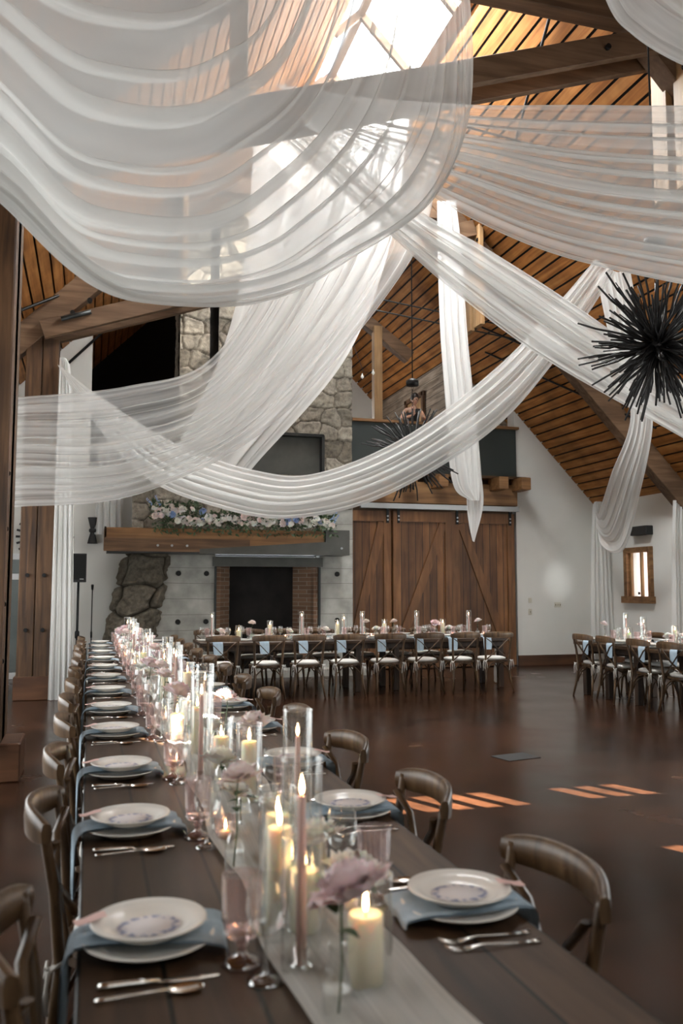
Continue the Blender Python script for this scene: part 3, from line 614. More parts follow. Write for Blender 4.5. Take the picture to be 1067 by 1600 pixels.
# B: band running to the right edge
drape('sheer_drape', [[(430, 130, 7.6), (560, 152, 7.1), (740, 166, 6.3), (900, 166, 5.7), (1080, 166, 5.0), (1250, 160, 4.4)],
    [(455, 165, 7.5), (600, 215, 7.0), (740, 250, 6.2), (900, 290, 5.6), (1080, 310, 4.95), (1250, 310, 4.4)],
    [(480, 200, 7.5), (600, 255, 7.0), (700, 322, 6.2), (860, 395, 5.6), (1080, 447, 4.95), (1250, 470, 4.4)]], 90, 220, 11, .025, 1.6, M['sheer_b'], 'broad horizontal sheer swag stretched to the right edge, above the twig pendant', 5)
# C: diagonal band descending to the right
drape('sheer_drape', [[(470, 175, 8.2), (640, 318, 8.0), (760, 388, 7.8), (900, 478, 7.6), (1080, 605, 7.4), (1260, 720, 7.2)],
    [(440, 220, 8.2), (590, 350, 8.0), (700, 448, 7.8), (850, 560, 7.6), (1080, 692, 7.4), (1260, 800, 7.2)]], 80, 160, 6, .03, 1.6, M['sheer2'], 'sheer drape falling diagonally behind the twig pendant toward the lower right', 6)
# D: broad drape from the hub down to the near post
drape('sheer_drape', [[(500, 180, 8.4), (430, 400, 8.5), (330, 560, 8.5), (200, 603, 8.4), (35, 620, 8.1), (-60, 625, 8.0)],
    [(580, 200, 8.4), (510, 430, 8.6), (360, 630, 8.6), (200, 700, 8.4), (35, 705, 8.1), (-60, 700, 8.0)],
    [(690, 245, 8.5), (640, 408, 8.7), (440, 650, 8.7), (230, 768, 8.4), (30, 792, 8.1), (-60, 790, 8.0)]], 110, 220, 11, .03, 1.6, M['sheer_b'], 'sheer drape sweeping from the roof peak down to the near dark post', 8)
# D2: second layer hanging straight down behind it
drape('sheer_drape', [[(400, 150, 11.8), (385, 380, 11.8), (350, 540, 11.9), (280, 692, 11.9), (265, 740, 11.9)], [(640, 180, 11.8), (610, 380, 11.8), (540, 560, 11.9), (400, 725, 11.9), (370, 765, 11.9)]], 60, 110, 6, .02, 1.5, M['sheer3'], 'sheer drape falling steeply in front of the chimney stones', 9)
# E: swag from the post across to the east slope
drape('sheer_drape', [[(91, 570, 12.5), (160, 622, 12.0), (270, 690, 11.4), (400, 735, 10.9), (500, 738, 10.6), (640, 678, 10.4), (780, 570, 10.2), (870, 475, 10.1), (930, 405, 10.0)],
    [(90, 570, 12.5), (140, 650, 12.0), (225, 745, 11.3), (340, 793, 10.8), (455, 810, 10.5), (600, 776, 10.3), (765, 676, 10.15), (870, 560, 10.05), (962, 425, 10.0)]], 120, 170, 8, .03, 1.6, M['sheer2'], 'long low swag dipping from the double post before the mantel and rising right', 11)
# F: vertical drape with trailing end
drape('sheer_drape', [[(683, 314, 12.42), (684, 400, 12.4), (688, 520, 12.35), (697, 640, 12.3), (702, 720, 12.3), (712, 765, 12.3), (735, 782, 12.3)],
    [(712, 314, 12.42), (722, 400, 12.4), (730, 520, 12.35), (742, 640, 12.3), (748, 700, 12.3), (750, 750, 12.3), (749, 782, 12.3)]], 80, 90, 3.5, .035, 1.5, M['sheer3'], 'narrow vertical drape hanging beside the loft, in front of the plank doors', 13)
drape('sheer_drape', [[(728, 690, 12.4), (729, 780, 12.4), (732, 815, 12.37), (738, 845, 12.35)], [(747, 680, 12.4), (752, 740, 12.4), (755, 790, 12.37), (741, 847, 12.35)]], 50, 60, 3.5, .03, 1.5, M['sheer3'], 'short trailing tail of cloth behind the narrow vertical drape', 14)
# G: drape from the slope to the back corner
drape('sheer_drape', [[(930, 425, 10.3), (955, 540, 10.9), (985, 650, 11.5), (955, 740, 12.6), (935, 800, 13.7), (930, 792, 14.6), (932, 784, 14.95)],
    [(985, 425, 10.3), (1005, 540, 10.9), (1020, 655, 11.5), (1000, 770, 12.5), (975, 858, 13.4), (942, 852, 14.2), (934, 785, 14.95)]], 110, 120, 5, .03, 1.6, M['sheer3'], 'drape looping from the roof slope down to the back corner peak', 15)
# J: near scrap at the top corner
drape('sheer_drape', [[(900, -160, 4.3), (950, 0, 4.2), (990, 50, 4.0), (1067, 96, 3.7), (1150, 120, 3.4)], [(1000, -250, 4.3), (1080, -120, 4.2), (1130, -60, 4.0), (1200, -20, 3.7), (1260, 0, 3.4)]], 50, 80, 4, .02, 1.4, M['sheer2'], 'edge of a further near swag in the upper right corner', 17)
# curtains down to the floor
def curtain(name, x0, x1, xt0, xt1, y, z0, z1, k, label, m='sheer3', dy=0):
    ns, nt = 60, 90; s = np.linspace(0, 1, ns)[:, None]; t = np.linspace(0, 1, nt)[None, :]
    sp_ = s**.35
    a = xt0+(x0-xt0)*sp_; b_ = xt1+(x1-xt1)*sp_; X = a+(b_-a)*t; Z = z1+(z0-z1)*s+0*t
    Y = y + dy*(1-s) + .035*np.sin(2*PI*k*t+.8*np.sin(3*s))+.015*np.sin(2*PI*k*2.3*t+2)+0*s
    X = X+.012*np.sin(2*PI*k*t+1.3+s)
    o = MB().grid(np.stack([X+0*s, Y, Z], -1)).build(name, M[m]); uvl = o.data.uv_layers.new(name='UVMap')
    S, T = np.meshgrid(np.linspace(0, 1, ns), np.linspace(0, 1, nt), indexing='ij'); UV = np.stack([S, T], -1).reshape(-1, 2)
    idx = np.empty(len(o.data.loops), np.int32); o.data.loops.foreach_get('vertex_index', idx); uvl.data.foreach_set('uv', UV[idx].astype(np.float32).ravel())
    return tag(o, label, 'curtain', 'white floor-length curtains')
curtain('sheer_curtain', -.54, -.20, -.50, -.42, 12.55, .005, 4.75, 4.5, 'long white curtain falling to the floor beside the double timber post', dy=-.02)
p0 = at(935, 785, 14.95); curtain('sheer_curtain', p0[0]-.22, p0[0]+.32, p0[0]-.04, p0[0]+.1, 15.0, .005, p0[2]+.02, 5, 'long white curtain in the back corner behind the smaller table')
curtain('sheer_curtain', 9.55, 9.88, 9.75, 9.86, 12.7, .005, 3.25, 4, 'white curtain at the right edge beyond the small window')
curtain('sheer_curtain', .02, .5, .05, .45, 15.45, 2.45, 4.1, 4, 'short white curtain on the left wall above the mantel end', dy=.05)

# ---------------------------------------------------------------- twig pendants
def pendant(loc, R, label, seed, ztop, cap=.3, num=230):
    r = random.Random(seed); t = empty('twig_pendant', loc); mb = MB()
    for k in range(num):
        th = math.acos(1-2*(k+.5)/num)+r.uniform(-.08, .08); phi = k*2.39996+r.uniform(-.2, .2)
        d = Vector((math.sin(th)*math.cos(phi), math.sin(th)*math.sin(phi), math.cos(th))); L_ = R*r.uniform(.72, 1.05)
        side = Vector((r.uniform(-1, 1), r.uniform(-1, 1), r.uniform(-1, 1)))*.10*R; s0 = d*R*.12+side*.4
        mid = d*L_*.55+side*1.5; end = d*L_+side*2.2; q = R/.65
        mb.tube([s0, (s0+mid)/2+side*.3, mid, (mid+end)/2-side*.3, end], [.009*q, .011*q, .011*q, .010*q, .009*q], 5)
        if k % 3 == 0: mb.tube([mid, mid+(d+side*4).normalized()*L_*.33], [.007*q, .006*q], 4)
    mb.build('twigs', M['twig'], t)
    MB().lathe([(.0, -.09), (.07, -.06), (.09, 0), (.07, .06), (0.001, .09)], n=16).build('hub', M['black'], t)
    MB().lathe([(.001, -.24), (.02, -.22), (.022, -.2), (.012, -.17), (.012, -.1)], n=12).build('bulb', mat('frosted_bulb', (.6, .6, .55), .3), t)
    c = MB(); z = .09
    MB().tube([(0, 0, .05), (0, 0, R*.9)], .012, 6).build('stem', M['black'], t)
    for k in range(int(cap/.045)):
        a = k % 2*PI/2; zz = R*.9+.02+k*.045
        c.tube([(math.cos(a)*.014*math.cos(q), math.sin(a)*.014*math.cos(q), zz+.03*math.sin(q)) for q in np.linspace(0, 2*PI, 11)], .003, 5)
    c.build('chain', M['black'], t)
    MB().lathe([(.001, .0), (.09, .0), (.09, .07), (.04, .1), (.001, .1)], (0, 0, R*.9+cap), 16).build('canopy_box', M['black'], t)
    MB().tube([(0, 0, R*.9+cap+.08), (0, 0, ztop-loc[2])], .008, 6).build('rod', M['black'], t)
    return tag(t, label, 'pendant lamp')
c1 = at(1028, 540, 6.0); c2 = at(645, 706, 11.2)
pendant((c1[0], c1[1], c1[2]), .60, 'large black twig starburst pendant hanging close by at the right', 3, ZR(c1[0]))
pendant((c2[0], c2[1], c2[2]), .68, 'black twig starburst pendant half hidden behind the long swag', 4, ZR(c2[0]), .33, 150)

# ---------------------------------------------------------------- crossback chair
def make_chair():
    t = empty('crossback_chair'); m = M['chair']
    n = 18; a = [2*PI*k/n for k in range(n)]
    sec = [(math.copysign(abs(math.cos(q))**.6, math.cos(q))*(.215-.02*math.sin(-q)), math.copysign(abs(math.sin(q))**.6, math.sin(q))*.205) for q in a]
    MB().prism(sec, 'z', .435, .462).build('seat', m, t)
    cu = MB(); pr = [(.80, 0), (.89, .012), (.89, .03), (.75, .042), (.4, .05)]
    pv = [(x*s, y*s, .462+h) for s, h in pr for x, y in sec]; cu.add(pv, [(i*n+k, i*n+(k+1) % n, (i+1)*n+(k+1) % n, (i+1)*n+k) for i in range(4) for k in range(n)]+[tuple(4*n+k for k in range(n))], True)
    cu = cu.build('cushion', M['cushion'], t)
    for s in (-1, 1):
        tt = MB()
        for q in (-1, 0, 1): tt.tube([(s*.2, -.2, .47), (s*.215+q*.02, -.235, .455), (s*.212+q*.03, -.24, .40), (s*.21+q*.035, -.235, .335+.02*q)], .0045, 5)
        tt.tube([(s*.19, -.235, .45), (s*.235, -.24, .47), (s*.215, -.242, .44), (s*.18, -.24, .47)], .005, 5)
        tt.build('tie', M['cushion'], cu)
        MB().tube([(s*.225, -.27, 0), (s*.195, -.235, .2), (s*.185, -.205, .44), (s*.2, -.225, .66), (s*.212, -.255, .83), (s*.214, -.26, .85)], [.014, .016, .018, .016, .015, .014], 8).build('leg', m, t)
        MB().tube([(s*.19, .205, 0), (s*.18, .185, .25), (s*.175, .17, .44)], [.013, .016, .019], 8).build('leg', m, t)
        MB().tube([(s*.2, -.225, .80), (s*.12, -.25, .74), (0, -.235, .62), (-s*.12, -.2, .52), (-s*.175, -.185, .47)], .013, 6, (.45, 1.15)).build('cross_slat', m, t)
    R = []
    for k, u in enumerate(np.linspace(-1, 1, 17)):
        x = .238*u; y = -.315+.07*abs(u)**2.2; zc = .845-.012*u*u; hh = .042*(1-.35*abs(u)**6); tk = .014
        R.append([(x, y-tk, zc-hh), (x, y-tk*1.2, zc), (x, y-tk, zc+hh*.85), (x, y-tk*.3, zc+hh), (x, y+tk*.6, zc+hh*.85), (x, y+tk, zc), (x, y+tk*.6, zc-hh), (x, y-tk, zc-hh)])
    rr = MB().grid(np.array(R)); rr.add([R[0][j] for j in range(7)], [tuple(range(7))]); rr.add([R[-1][j] for j in range(7)], [tuple(range(6, -1, -1))]); rr.build('top_rail', m, t)
    for s in (-1, 1): pass
    MB().tube([(-.185, -.215, .2), (-.17, -.2, .33), (-.09, -.19, .41), (0, -.185, .43), (.09, -.19, .41), (.17, -.2, .33), (.185, -.215, .2)], .0095, 6).build('back_hoop', m, t)
    MB().tube([(-.178, .18, .2), (-.16, .17, .33), (-.09, .165, .41), (0, .16, .43), (.09, .165, .41), (.16, .17, .33), (.178, .18, .2)], .0095, 6).build('front_hoop', m, t)
    for s in (-1, 1): MB().tube([(s*.19, -.21, .22), (s*.18, -.15, .34), (s*.175, 0, .42), (s*.175, .12, .36), (s*.18, .18, .22)], .009, 6).build('side_hoop', m, t)
    return t
chair = make_chair()
SY = [1.93, 2.82, 3.66, 4.62, 5.48, 6.42, 7.38, 8.3, 9.3, 10.25, 11.2, 12.12]
for k, y in enumerate(SY):
    place(chair, (.165+rnd.uniform(-.01, .01)-(.03 if k == 0 else 0), y-(.06 if k == 0 else 0)+rnd.uniform(-.02, .02), 0), -PI/2+rnd.uniform(-.05, .05), 'crossback chair on the left of the long table, %s from the camera' % ORD[k], 'chair', 'chairs at the long table')
    place(chair, (.825+rnd.uniform(-.01, .01), y-.03+rnd.uniform(-.02, .02), 0), PI/2+rnd.uniform(-.06, .06), 'crossback chair on the right of the long table, %s from the camera' % ORD[k], 'chair', 'chairs at the long table')
BX = [1.72, 2.36, 2.94, 3.52, 4.12, 4.72, 5.28, 5.82]
for k, x in enumerate(BX):
    place(chair, (x, 12.0+rnd.uniform(-.03, .03), 0), rnd.uniform(-.06, .06), 'crossback chair with white cushion before the fireplace table, %s from the mantel end' % ORD[k].replace('nearest', 'first'), 'chair', 'chairs at the fireplace table')
    place(chair, (x+.05, 13.3+rnd.uniform(-.03, .03), 0), PI+rnd.uniform(-.06, .06), 'crossback chair behind the fireplace table, %s from the mantel end' % ORD[k].replace('nearest', 'first'), 'chair', 'chairs at the fireplace table')
RY = [10.84, 10.26, 9.55, 8.92, 8.3]
for k, y in enumerate(RY):
    place(chair, (6.915, y, 0), -PI/2+rnd.uniform(-.06, .1), 'crossback chair on the open-floor side of the smaller table, %s from its far end' % ORD[k].replace('nearest', 'first'), 'chair', 'chairs at the smaller table')
    place(chair, (7.605, y, 0), PI/2+rnd.uniform(-.06, .06), 'crossback chair on the wall side of the smaller table, %s from its far end' % ORD[k].replace('nearest', 'first'), 'chair', 'chairs at the smaller table')

# ---------------------------------------------------------------- tables
TZ = .76
def table(x0, x1, y0, y1, label, long_y, legs):
    t = empty('farm_table', ((x0+x1)/2, (y0+y1)/2, 0)); W, D = x1-x0, y1-y0
    MB().box((0, 0, TZ-.022), (W, D, .044), 0, .004).build('table_top', M['table' if long_y else 'table_x'], t)
    ap = MB()
    for s in (-1, 1): ap.box((s*(W/2-.1), 0, TZ-.085), (.03, D-.2, .08)); ap.box((0, s*(D/2-.1), TZ-.085), (W-.2, .03, .08))
    ap.build('apron', M['tabledark'], t)
    o_ = (y0+y1)/2 if long_y else (x0+x1)/2; Wd = W if long_y else D
    for u in legs:
        u -= o_
        for q in (-1, 1):
            c = q*(Wd/2-.17); MB().box((c, u, .36) if long_y else (u, c, .36), (.085, .085, .72), 0, .006).build('leg', M['tabledark'], t)
        MB().box((0, u, .62) if long_y else (u, 0, .62), (Wd-.3, .05, .08) if long_y else (.05, Wd-.3, .08)).build('cross_rail', M['tabledark'], t)
    for u0, u1 in zip(legs[::2], legs[1::2]):
        c = MB(); m_ = (u0+u1)/2-o_; c.box((0, m_, .62) if long_y else (m_, 0, .62), (.05, u1-u0, .07) if long_y else (u1-u0, .05, .07)); c.build('stretcher', M['tabledark'], t)
    return tag(t, label, 'table')
table(-.01, .975, .95, 12.6, 'very long brown plank table running from the foreground toward the fireplace', True, (1.3, 3.24, 4.14, 5.95, 6.9, 8.8, 9.78, 12.45))
table(1.48, 6.22, 12.18, 13.14, 'plank table set crosswise before the fireplace and plank doors', False, (2.03, 3.82, 4.42, 6.14))
table(6.74, 7.78, 7.75, 11.2, 'smaller plank table by the white wall at the right', True, (7.95, 9.9, 10.57, 11.13))

def runner(pts, w0, name, label, seed):
    r = np.random.RandomState(seed); C_ = cat(pts, 160); nt = 26; t = np.linspace(-1, 1, nt); P = np.zeros((160, nt, 3))
    tg = np.gradient(C_, axis=0); side = np.cross(tg, [0, 0, 1]); l = np.linalg.norm(side, axis=1, keepdims=True); side = side/np.maximum(l, 1e-6)
    ref = np.array([1., 0, 0]) if abs(C_[20][1]-C_[0][1])+abs(C_[-1][1]-C_[0][1]) > 5 or abs(C_[-1][1]-C_[0][1]) > abs(C_[-1][0]-C_[0][0]) else np.array([0, 1., 0])
    s = np.linspace(0, 1, 160)[:, None]
    wv = w0*(1+.12*np.sin(40*s)+.08*np.sin(93*s+1)); cx = .02*np.sin(31*s+seed)
    up = np.clip(1-l/1e9, 0, 1)
    bump = .006+.006*np.sin(t[None, :]*9+8*np.sin(25*s))+.004*np.sin(t[None, :]*17+60*s)
    P = C_[:, None, :]+ref*(t[None, :, None]*wv[..., None]+cx[..., None])
    bump = .013+.005*np.sin(t[None, :]*9+8*np.sin(25*s))+.003*np.sin(t[None, :]*17+60*s)+.003*np.sin(t[None, :]*5-110*s)
    P[..., 2] += bump+.002
    o = MB().grid(P).build(name, M['gauze']); uvl = o.data.uv_layers.new(name='UVMap'); S, T = np.meshgrid(s[:, 0]*9, t, indexing='ij'); UV = np.stack([S, T], -1).reshape(-1, 2)
    idx = np.empty(len(o.data.loops), np.int32); o.data.loops.foreach_get('vertex_index', idx); uvl.data.foreach_set('uv', UV[idx].astype(np.float32).ravel())
    return tag(o, label, 'table runner', 'gauze table runners')
runner([(.5, y, TZ+.002) for y in np.linspace(.98, 12.55, 12)], .125, 'gauze_runner', 'cream gauze runner down the middle of the very long table', 1)
runner([(1.5+x, 12.66, TZ+.002) for x in np.linspace(0, 4.7, 8)]+[(6.25, 12.66, .75), (6.262, 12.66, .66), (6.262, 12.66, .4), (6.265, 12.66, .01)], .14, 'gauze_runner', 'cream gauze runner on the fireplace table, falling to the floor at its end', 2)
runner([(7.24, 11.25, .01), (7.24, 11.245, .4), (7.24, 11.245, .66), (7.24, 11.23, .75)]+[(7.24, y, TZ+.002) for y in np.linspace(11.17, 7.8, 6)], .14, 'gauze_runner', 'cream gauze runner on the smaller table, hanging off its far end', 3)

# ---------------------------------------------------------------- place settings
def make_plate(R, name):
    t = MB().lathe([(.001, .004), (R*.55, .004), (R*.62, .001), (R*.66, .004), (R*.75, .012), (R*.97, .0225), (R, .025), (R*.985, .0275), (R*.74, .0165), (R*.64, .0095), (R*.3, .008), (.001, .008)], n=48, cap=False).build(name, M['china']); return t
plateL = make_plate(.138, 'dinner_plate'); plateS = make_plate(.121, 'salad_plate')
def make_napkin():
    # strip along +x from beneath the plates, over the table edge (local x<0) and down
    prof = [(.158, -.014), (.155, .0), (.11, .008), (.05, .008), (-.03, .008), (-.10, .010), (-.148, .004), (-.163, -.018), (-.165, -.06), (-.165, -.13), (-.165, -.185)]
    C_ = cat([(x, 0, z) for x, z in prof], 40); P = np.zeros((40, 12, 3)); t = np.linspace(-1, 1, 12)
    for i in range(40):
        s = i/39; hw = .092-.034*s+.006*math.sin(9*s)
        for j, q in enumerate(t): P[i, j] = (C_[i][0]-.003*abs(math.sin(q*4+s*6))*s, q*hw+.012*math.sin(5*s), C_[i][2]+.004*math.sin(q*7+s*5)*(1 if s < .6 else .2))
    a = MB().grid(P); P2 = P.copy(); P2[..., 2] -= .005; P2[..., 0] -= .004*(np.linspace(0, 1, 40)[:, None] > .6); a.grid(P2[::-1]); return a.build('napkin', M['linen'])
napkin = make_napkin()
card_m = mat('menu_card', (.76, .74, .73), .8); N, L, b = nodes(card_m)
tc = N.new('ShaderNodeTexCoord'); ln = N.new('ShaderNodeVectorMath'); ln.operation = 'LENGTH'; mp = N.new('ShaderNodeMapping'); mp.inputs['Scale'].default_value = (14, 16, 1); L.new(tc.outputs['Object'], mp.inputs[0]); L.new(mp.outputs[0], ln.inputs[0])
nz = N.new('ShaderNodeTexNoise'); nz.inputs['Scale'].default_value = 60; L.new(tc.outputs['Object'], nz.inputs[0])
rg = ramp(N, [(.62, (0, 0, 0)), (.78, (1, 1, 1)), (.9, (1, 1, 1)), (.99, (0, 0, 0))]); L.new(ln.outputs['Value'], rg.inputs[0])
ng = ramp(N, [(.48, (0, 0, 0)), (.56, (1, 1, 1))]); L.new(nz.outputs[0], ng.inputs[0])
mm = N.new('ShaderNodeMixRGB'); mm.blend_type = 'MULTIPLY'; mm.inputs[0].default_value = 1; L.new(rg.outputs[0], mm.inputs[1]); L.new(ng.outputs[0], mm.inputs[2])
wv = N.new('ShaderNodeTexWave'); wv.inputs['Scale'].default_value = 30; wv.inputs['Distortion'].default_value = 0; L.new(tc.outputs['Object'], wv.inputs[0])
cc = N.new('ShaderNodeMixRGB'); cc.inputs[1].default_value = (.74, .70, .70, 1); cc.inputs[2].default_value = (.27, .30, .45, 1); L.new(mm.outputs[0], cc.inputs[0]); L.new(cc.outputs[0], b.inputs['Base Color'])
card = MB().lathe([(.001, 0), (.068, 0), (.068, .0012), (.001, .0012)], n=32, cap=False); card.v = [(x, y*.82, z) for x, y, z in card.v]; card = card.build('menu_card', card_m)
P = np.array([[(x, y, .005*math.sin(x*60)+.002) for y in (-.018, 0, .018)] for x in np.linspace(-.035, .03, 10)])
tagc = MB().grid(P).build('name_tag', M['tagpink'])
def make_fork():
    t = MB().tube([(0, 0, .004), (.05, 0, .006), (.11, 0, .010), (.135, 0, .006), (.15, 0, .003)], [.006, .0045, .003, .006, .011], 8, (.35, 1)).tube([(-.02, 0, .004), (0, 0, .004)], [.009, .006], 8, (.35, 1))
    for q in (-.009, -.003, .003, .009): t.tube([(.148, q, .003), (.17, q, .004), (.195, q*.9, .012)], .0013, 5)
    return t.build('dinner_fork', M['silver'])
def make_knife():
    t = MB().tube([(-.02, 0, .006), (0, 0, .007), (.05, 0, .007), (.095, 0, .006)], [.008, .0085, .007, .005], 8, (.7, 1)); t.tube([(.09, 0, .005), (.12, 0, .004), (.17, .001, .003), (.205, .003, .003), (.212, .005, .003)], [.006, .0085, .009, .006, .001], 8, (.15, 1)); return t.build('table_knife', M['silver'])
def make_spoon():
    t = MB().tube([(-.02, 0, .004), (0, 0, .005), (.06, 0, .007), (.115, 0, .008)], [.0085, .006, .004, .003], 8, (.35, 1))
    g = []
    for i in range(9):
        a = i/8*PI; g.append([(.145-.034*math.cos(a), .019*math.sin(a)*q, .008-.006*math.sin(a)*(1-q*q)) for q in np.linspace(-1, 1, 7)])
    g = np.array(g); t.grid(g); g2 = g.copy(); g2[..., 2] -= .0015; t.grid(g2[::-1]); return t.build('soup_spoon', M['silver'])
fork, knife, spoon = make_fork(), make_knife(), make_spoon()
def make_goblet():
    t = empty('pressed_goblet')
    MB().lathe([(.0325, .058), (.035, .075), (.038, .11), (.040, .165), (.041, .178)], n=48, flute=.035, nf=12, cap=False).build('bowl', M['pinkglass'], t)
    MB().lathe([(.0375, .068), (.037, .069), (.001, .07)], n=24, cap=False).build('water', M['glass'], t)
    MB().lathe([(.002, .0), (.039, .0), (.0395, .006), (.03, .013), (.012, .022), (.009, .034), (.014, .042), (.009, .048), (.02, .054), (.0325, .058)], n=32, flute=.03, nf=8, cap=False).build('stem', M['solidpink'], t)
    return t
def make_wine():
    t = empty('wine_glass')
    MB().lathe([(.003, .082), (.018, .088), (.034, .108), (.0395, .135), (.038, .165), (.033, .195)], n=32, cap=False).build('bowl', M['glass'], t)
    MB().lathe([(.002, .0), (.036, .0), (.037, .003), (.02, .007), (.006, .013), (.0035, .03), (.0035, .07), (.005, .082)], n=32, cap=False).build('stem', M['solidglass'], t)
    return t
def make_tumbler():
    t = empty('clear_tumbler'); MB().lathe([(.001, .006), (.03, .006), (.033, .05), (.035, .1)], n=32, cap=False).build('bowl', M['glass'], t); MB().lathe([(.001, 0), (.031, 0), (.032, .007), (.001, .007)], n=32, cap=False).build('base', M['glass'], t); return t
goblet, wine, tumbler = make_goblet(), make_wine(), make_tumbler()
def setting(x, y, rz, where, detail=True, jx=0, tb='the long table'):
    """rz: direction from the diner to the table middle."""
    c, s = math.cos(rz), math.sin(rz)
    def w(a, b_, z): return (x+a*c-b_*s, y+a*s+b_*c, TZ+z)
    j = lambda v=.006: rnd.uniform(-v, v)
    place(plateL, w(0, 0, 0), rz, 'cream dinner plate under the blue napkin, ' + where, 'plate', 'dinner plates')
    place(napkin, w(0, j(), .022), rz+j(.08), 'folded blue napkin over the table edge, ' + where, 'napkin', 'blue napkins')
    place(plateS, w(.0, .0, .032), rz, 'smaller cream plate on the blue napkin, ' + where, 'plate', 'salad plates')
    place(card, w(.0, 0, .0415), rz+j(.2), 'oval floral menu card on the small plate, ' + where, 'menu card', 'menu cards')
    place(tagc, w(-.118, .02, .060), rz+j(.3), 'pale pink name tag on the plate rim, ' + where, 'name tag', 'name tags')
    if detail:
        place(knife, w(-.09+j(), -.185+j(), .0), rz+j(.05), 'silver knife beside the plate, ' + where, 'knife', 'table knives')
        place(spoon, w(-.09+j(), -.225+j(), .0), rz+j(.05), 'silver spoon beside the knife, ' + where, 'spoon', 'spoons')
        place(fork, w(-.07+j(), .165+j(), .0), rz+.06+j(.08), 'silver fork closer to the plate, ' + where, 'fork', 'dinner forks')
        place(fork, w(-.07+j(), .205+j(), .0), rz+.03+j(.08), 'silver fork farther from the plate, ' + where, 'fork', 'dinner forks')
    place(goblet, w(.185+j(.012), -.13+j(.02), 0), rz, 'pink pressed glass goblet, ' + where, 'goblet', 'pink goblets')
    place(wine, w(.215+j(.012), -.22+j(.03), 0), rz, 'clear stemmed wine glass, ' + where, 'wine glass', 'wine glasses')
    place(tumbler, w(.27+j(.012), -.10+j(.03), 0), rz, 'plain clear water tumbler, ' + where, 'tumbler', 'water tumblers')
for k, y in enumerate(SY):
    setting(.135, y, 0, 'left side of the long table, %s place' % ORD[k])
    setting(.845, y, PI, 'right side of the long table, %s place' % ORD[k])
for k, x in enumerate(BX):
    o = ORD[k].replace('nearest', 'first')
    setting(x, 12.33, PI/2, 'near side of the fireplace table, %s place' % o, False)
    setting(x+.05, 12.99, -PI/2, 'hearth side of the fireplace table, %s place' % o, False)
for k, y in enumerate(RY):
    o = ORD[k].replace('nearest', 'first')
    setting(6.885, y, 0, 'floor side of the smaller table, %s place' % o, False)
    setting(7.635, y, PI, 'wall side of the smaller table, %s place' % o, False)

# ---------------------------------------------------------------- candles
def flame(mb, z, s=1):
    s *= .85
    return mb.lathe([(.0005, z), (.0035*s, z+.004*s), (.0055*s, z+.012*s), (.0045*s, z+.022*s), (.0018*s, z+.034*s), (.0003, z+.043*s)], n=10, cap=False)
def make_pillar(r, h, gr, gh, name='pillar_candle'):
    t = empty(name)
    MB().lathe([(.001, .006), (r, .006), (r*1.0, h), (r*.93, h+.003), (r*.75, h-.002), (.001, h-.006)], n=28, cap=False).build('wax', M['wax'], t)
    MB().tube([(0, 0, h-.006), (.001, 0, h+.012)], .0012, 5).build('wick', M['wick'], t); flame(MB(), h+.006, 1.15).build('flame', M['flame'], t)
    MB().lathe([(.001, 0), (gr*.97, 0), (gr, .004), (gr, gh), (gr*1.015, gh+.002)], n=36, cap=False).build('glass_cylinder', M['glass'], t)
    MB().lathe([(gr*.95, gh), (gr*1.03, gh+.001), (gr*1.03, gh+.004), (gr*.96, gh+.004)], n=36, cap=False).build('glass_rim', M['solidglass'], t); return t
def make_taper(h, gr, gh):
    t = empty('taper_candle')
    MB().lathe([(.001, .012), (.0105, .012), (.0095, h*.6), (.0075, h), (.003, h+.003), (.001, h+.003)], n=16, cap=False).build('wax', M['pinkwax'], t)
    MB().lathe([(.001, .003), (.022, .003), (.024, .012), (.013, .016), (.014, .045), (.0105, .045)], n=20, cap=False).build('holder', M['solidglass'], t)
    MB().tube([(0, 0, h), (.001, 0, h+.012)], .001, 5).build('wick', M['wick'], t); flame(MB(), h+.005, 1.0).build('flame', M['flame'], t)
    MB().lathe([(.001, 0), (gr*.97, 0), (gr, .004), (gr, gh), (gr*1.015, gh+.002)], n=36, cap=False).build('glass_cylinder', M['glass'], t)
    MB().lathe([(gr*.95, gh), (gr*1.03, gh+.001), (gr*1.03, gh+.004), (gr*.96, gh+.004)], n=36, cap=False).build('glass_rim', M['solidglass'], t); return t
def make_votive():
    t = empty('votive_candle')
    MB().lathe([(.001, .004), (.026, .004), (.031, .03), (.0335, .062), (.035, .068)], n=28, flute=.02, nf=14, cap=False).build('holder', M['pinkglass'], t)
    MB().lathe([(.001, .005), (.021, .005), (.021, .026), (.001, .026)], n=18, cap=False).build('wax', M['wax'], t); flame(MB(), .03, .75).build('flame', M['flame'], t); return t
pil1, pil2, tap1, tap2, vot = make_pillar(.033, .13, .050, .20), make_pillar(.027, .21, .045, .27), make_taper(.28, .045, .36), make_taper(.33, .04, .40), make_votive()
protos = {'p': (pil1, 'short ivory pillar candle in glass'), 'P': (pil2, 'tall ivory pillar candle in glass'), 't': (tap1, 'blush taper candle in wide glass'), 'T': (tap2, 'extra tall blush taper in slim glass'), 'v': (vot, 'lit votive candle in a fluted pink cup')}
CL = [('p', .51, 1.60), ('P', .415, 1.93), ('p', .46, 1.88), ('T', .41, 1.70), ('v', .60, 1.97), ('t', .63, 2.67), ('P', .54, 3.02), ('v', .40, 2.62), ('p', .50, 2.35), ('p', .53, 3.62), ('T', .42, 3.40), ('P', .47, 3.95), ('p', .42, 4.35), ('v', .36, 3.72), ('v', .6, 3.3),
      ('t', .56, 4.4), ('p', .52, 4.8), ('v', .62, 4.15), ('v', .42, 5.0), ('T', .50, 5.3), ('P', .60, 5.6)]
yy = 5.95
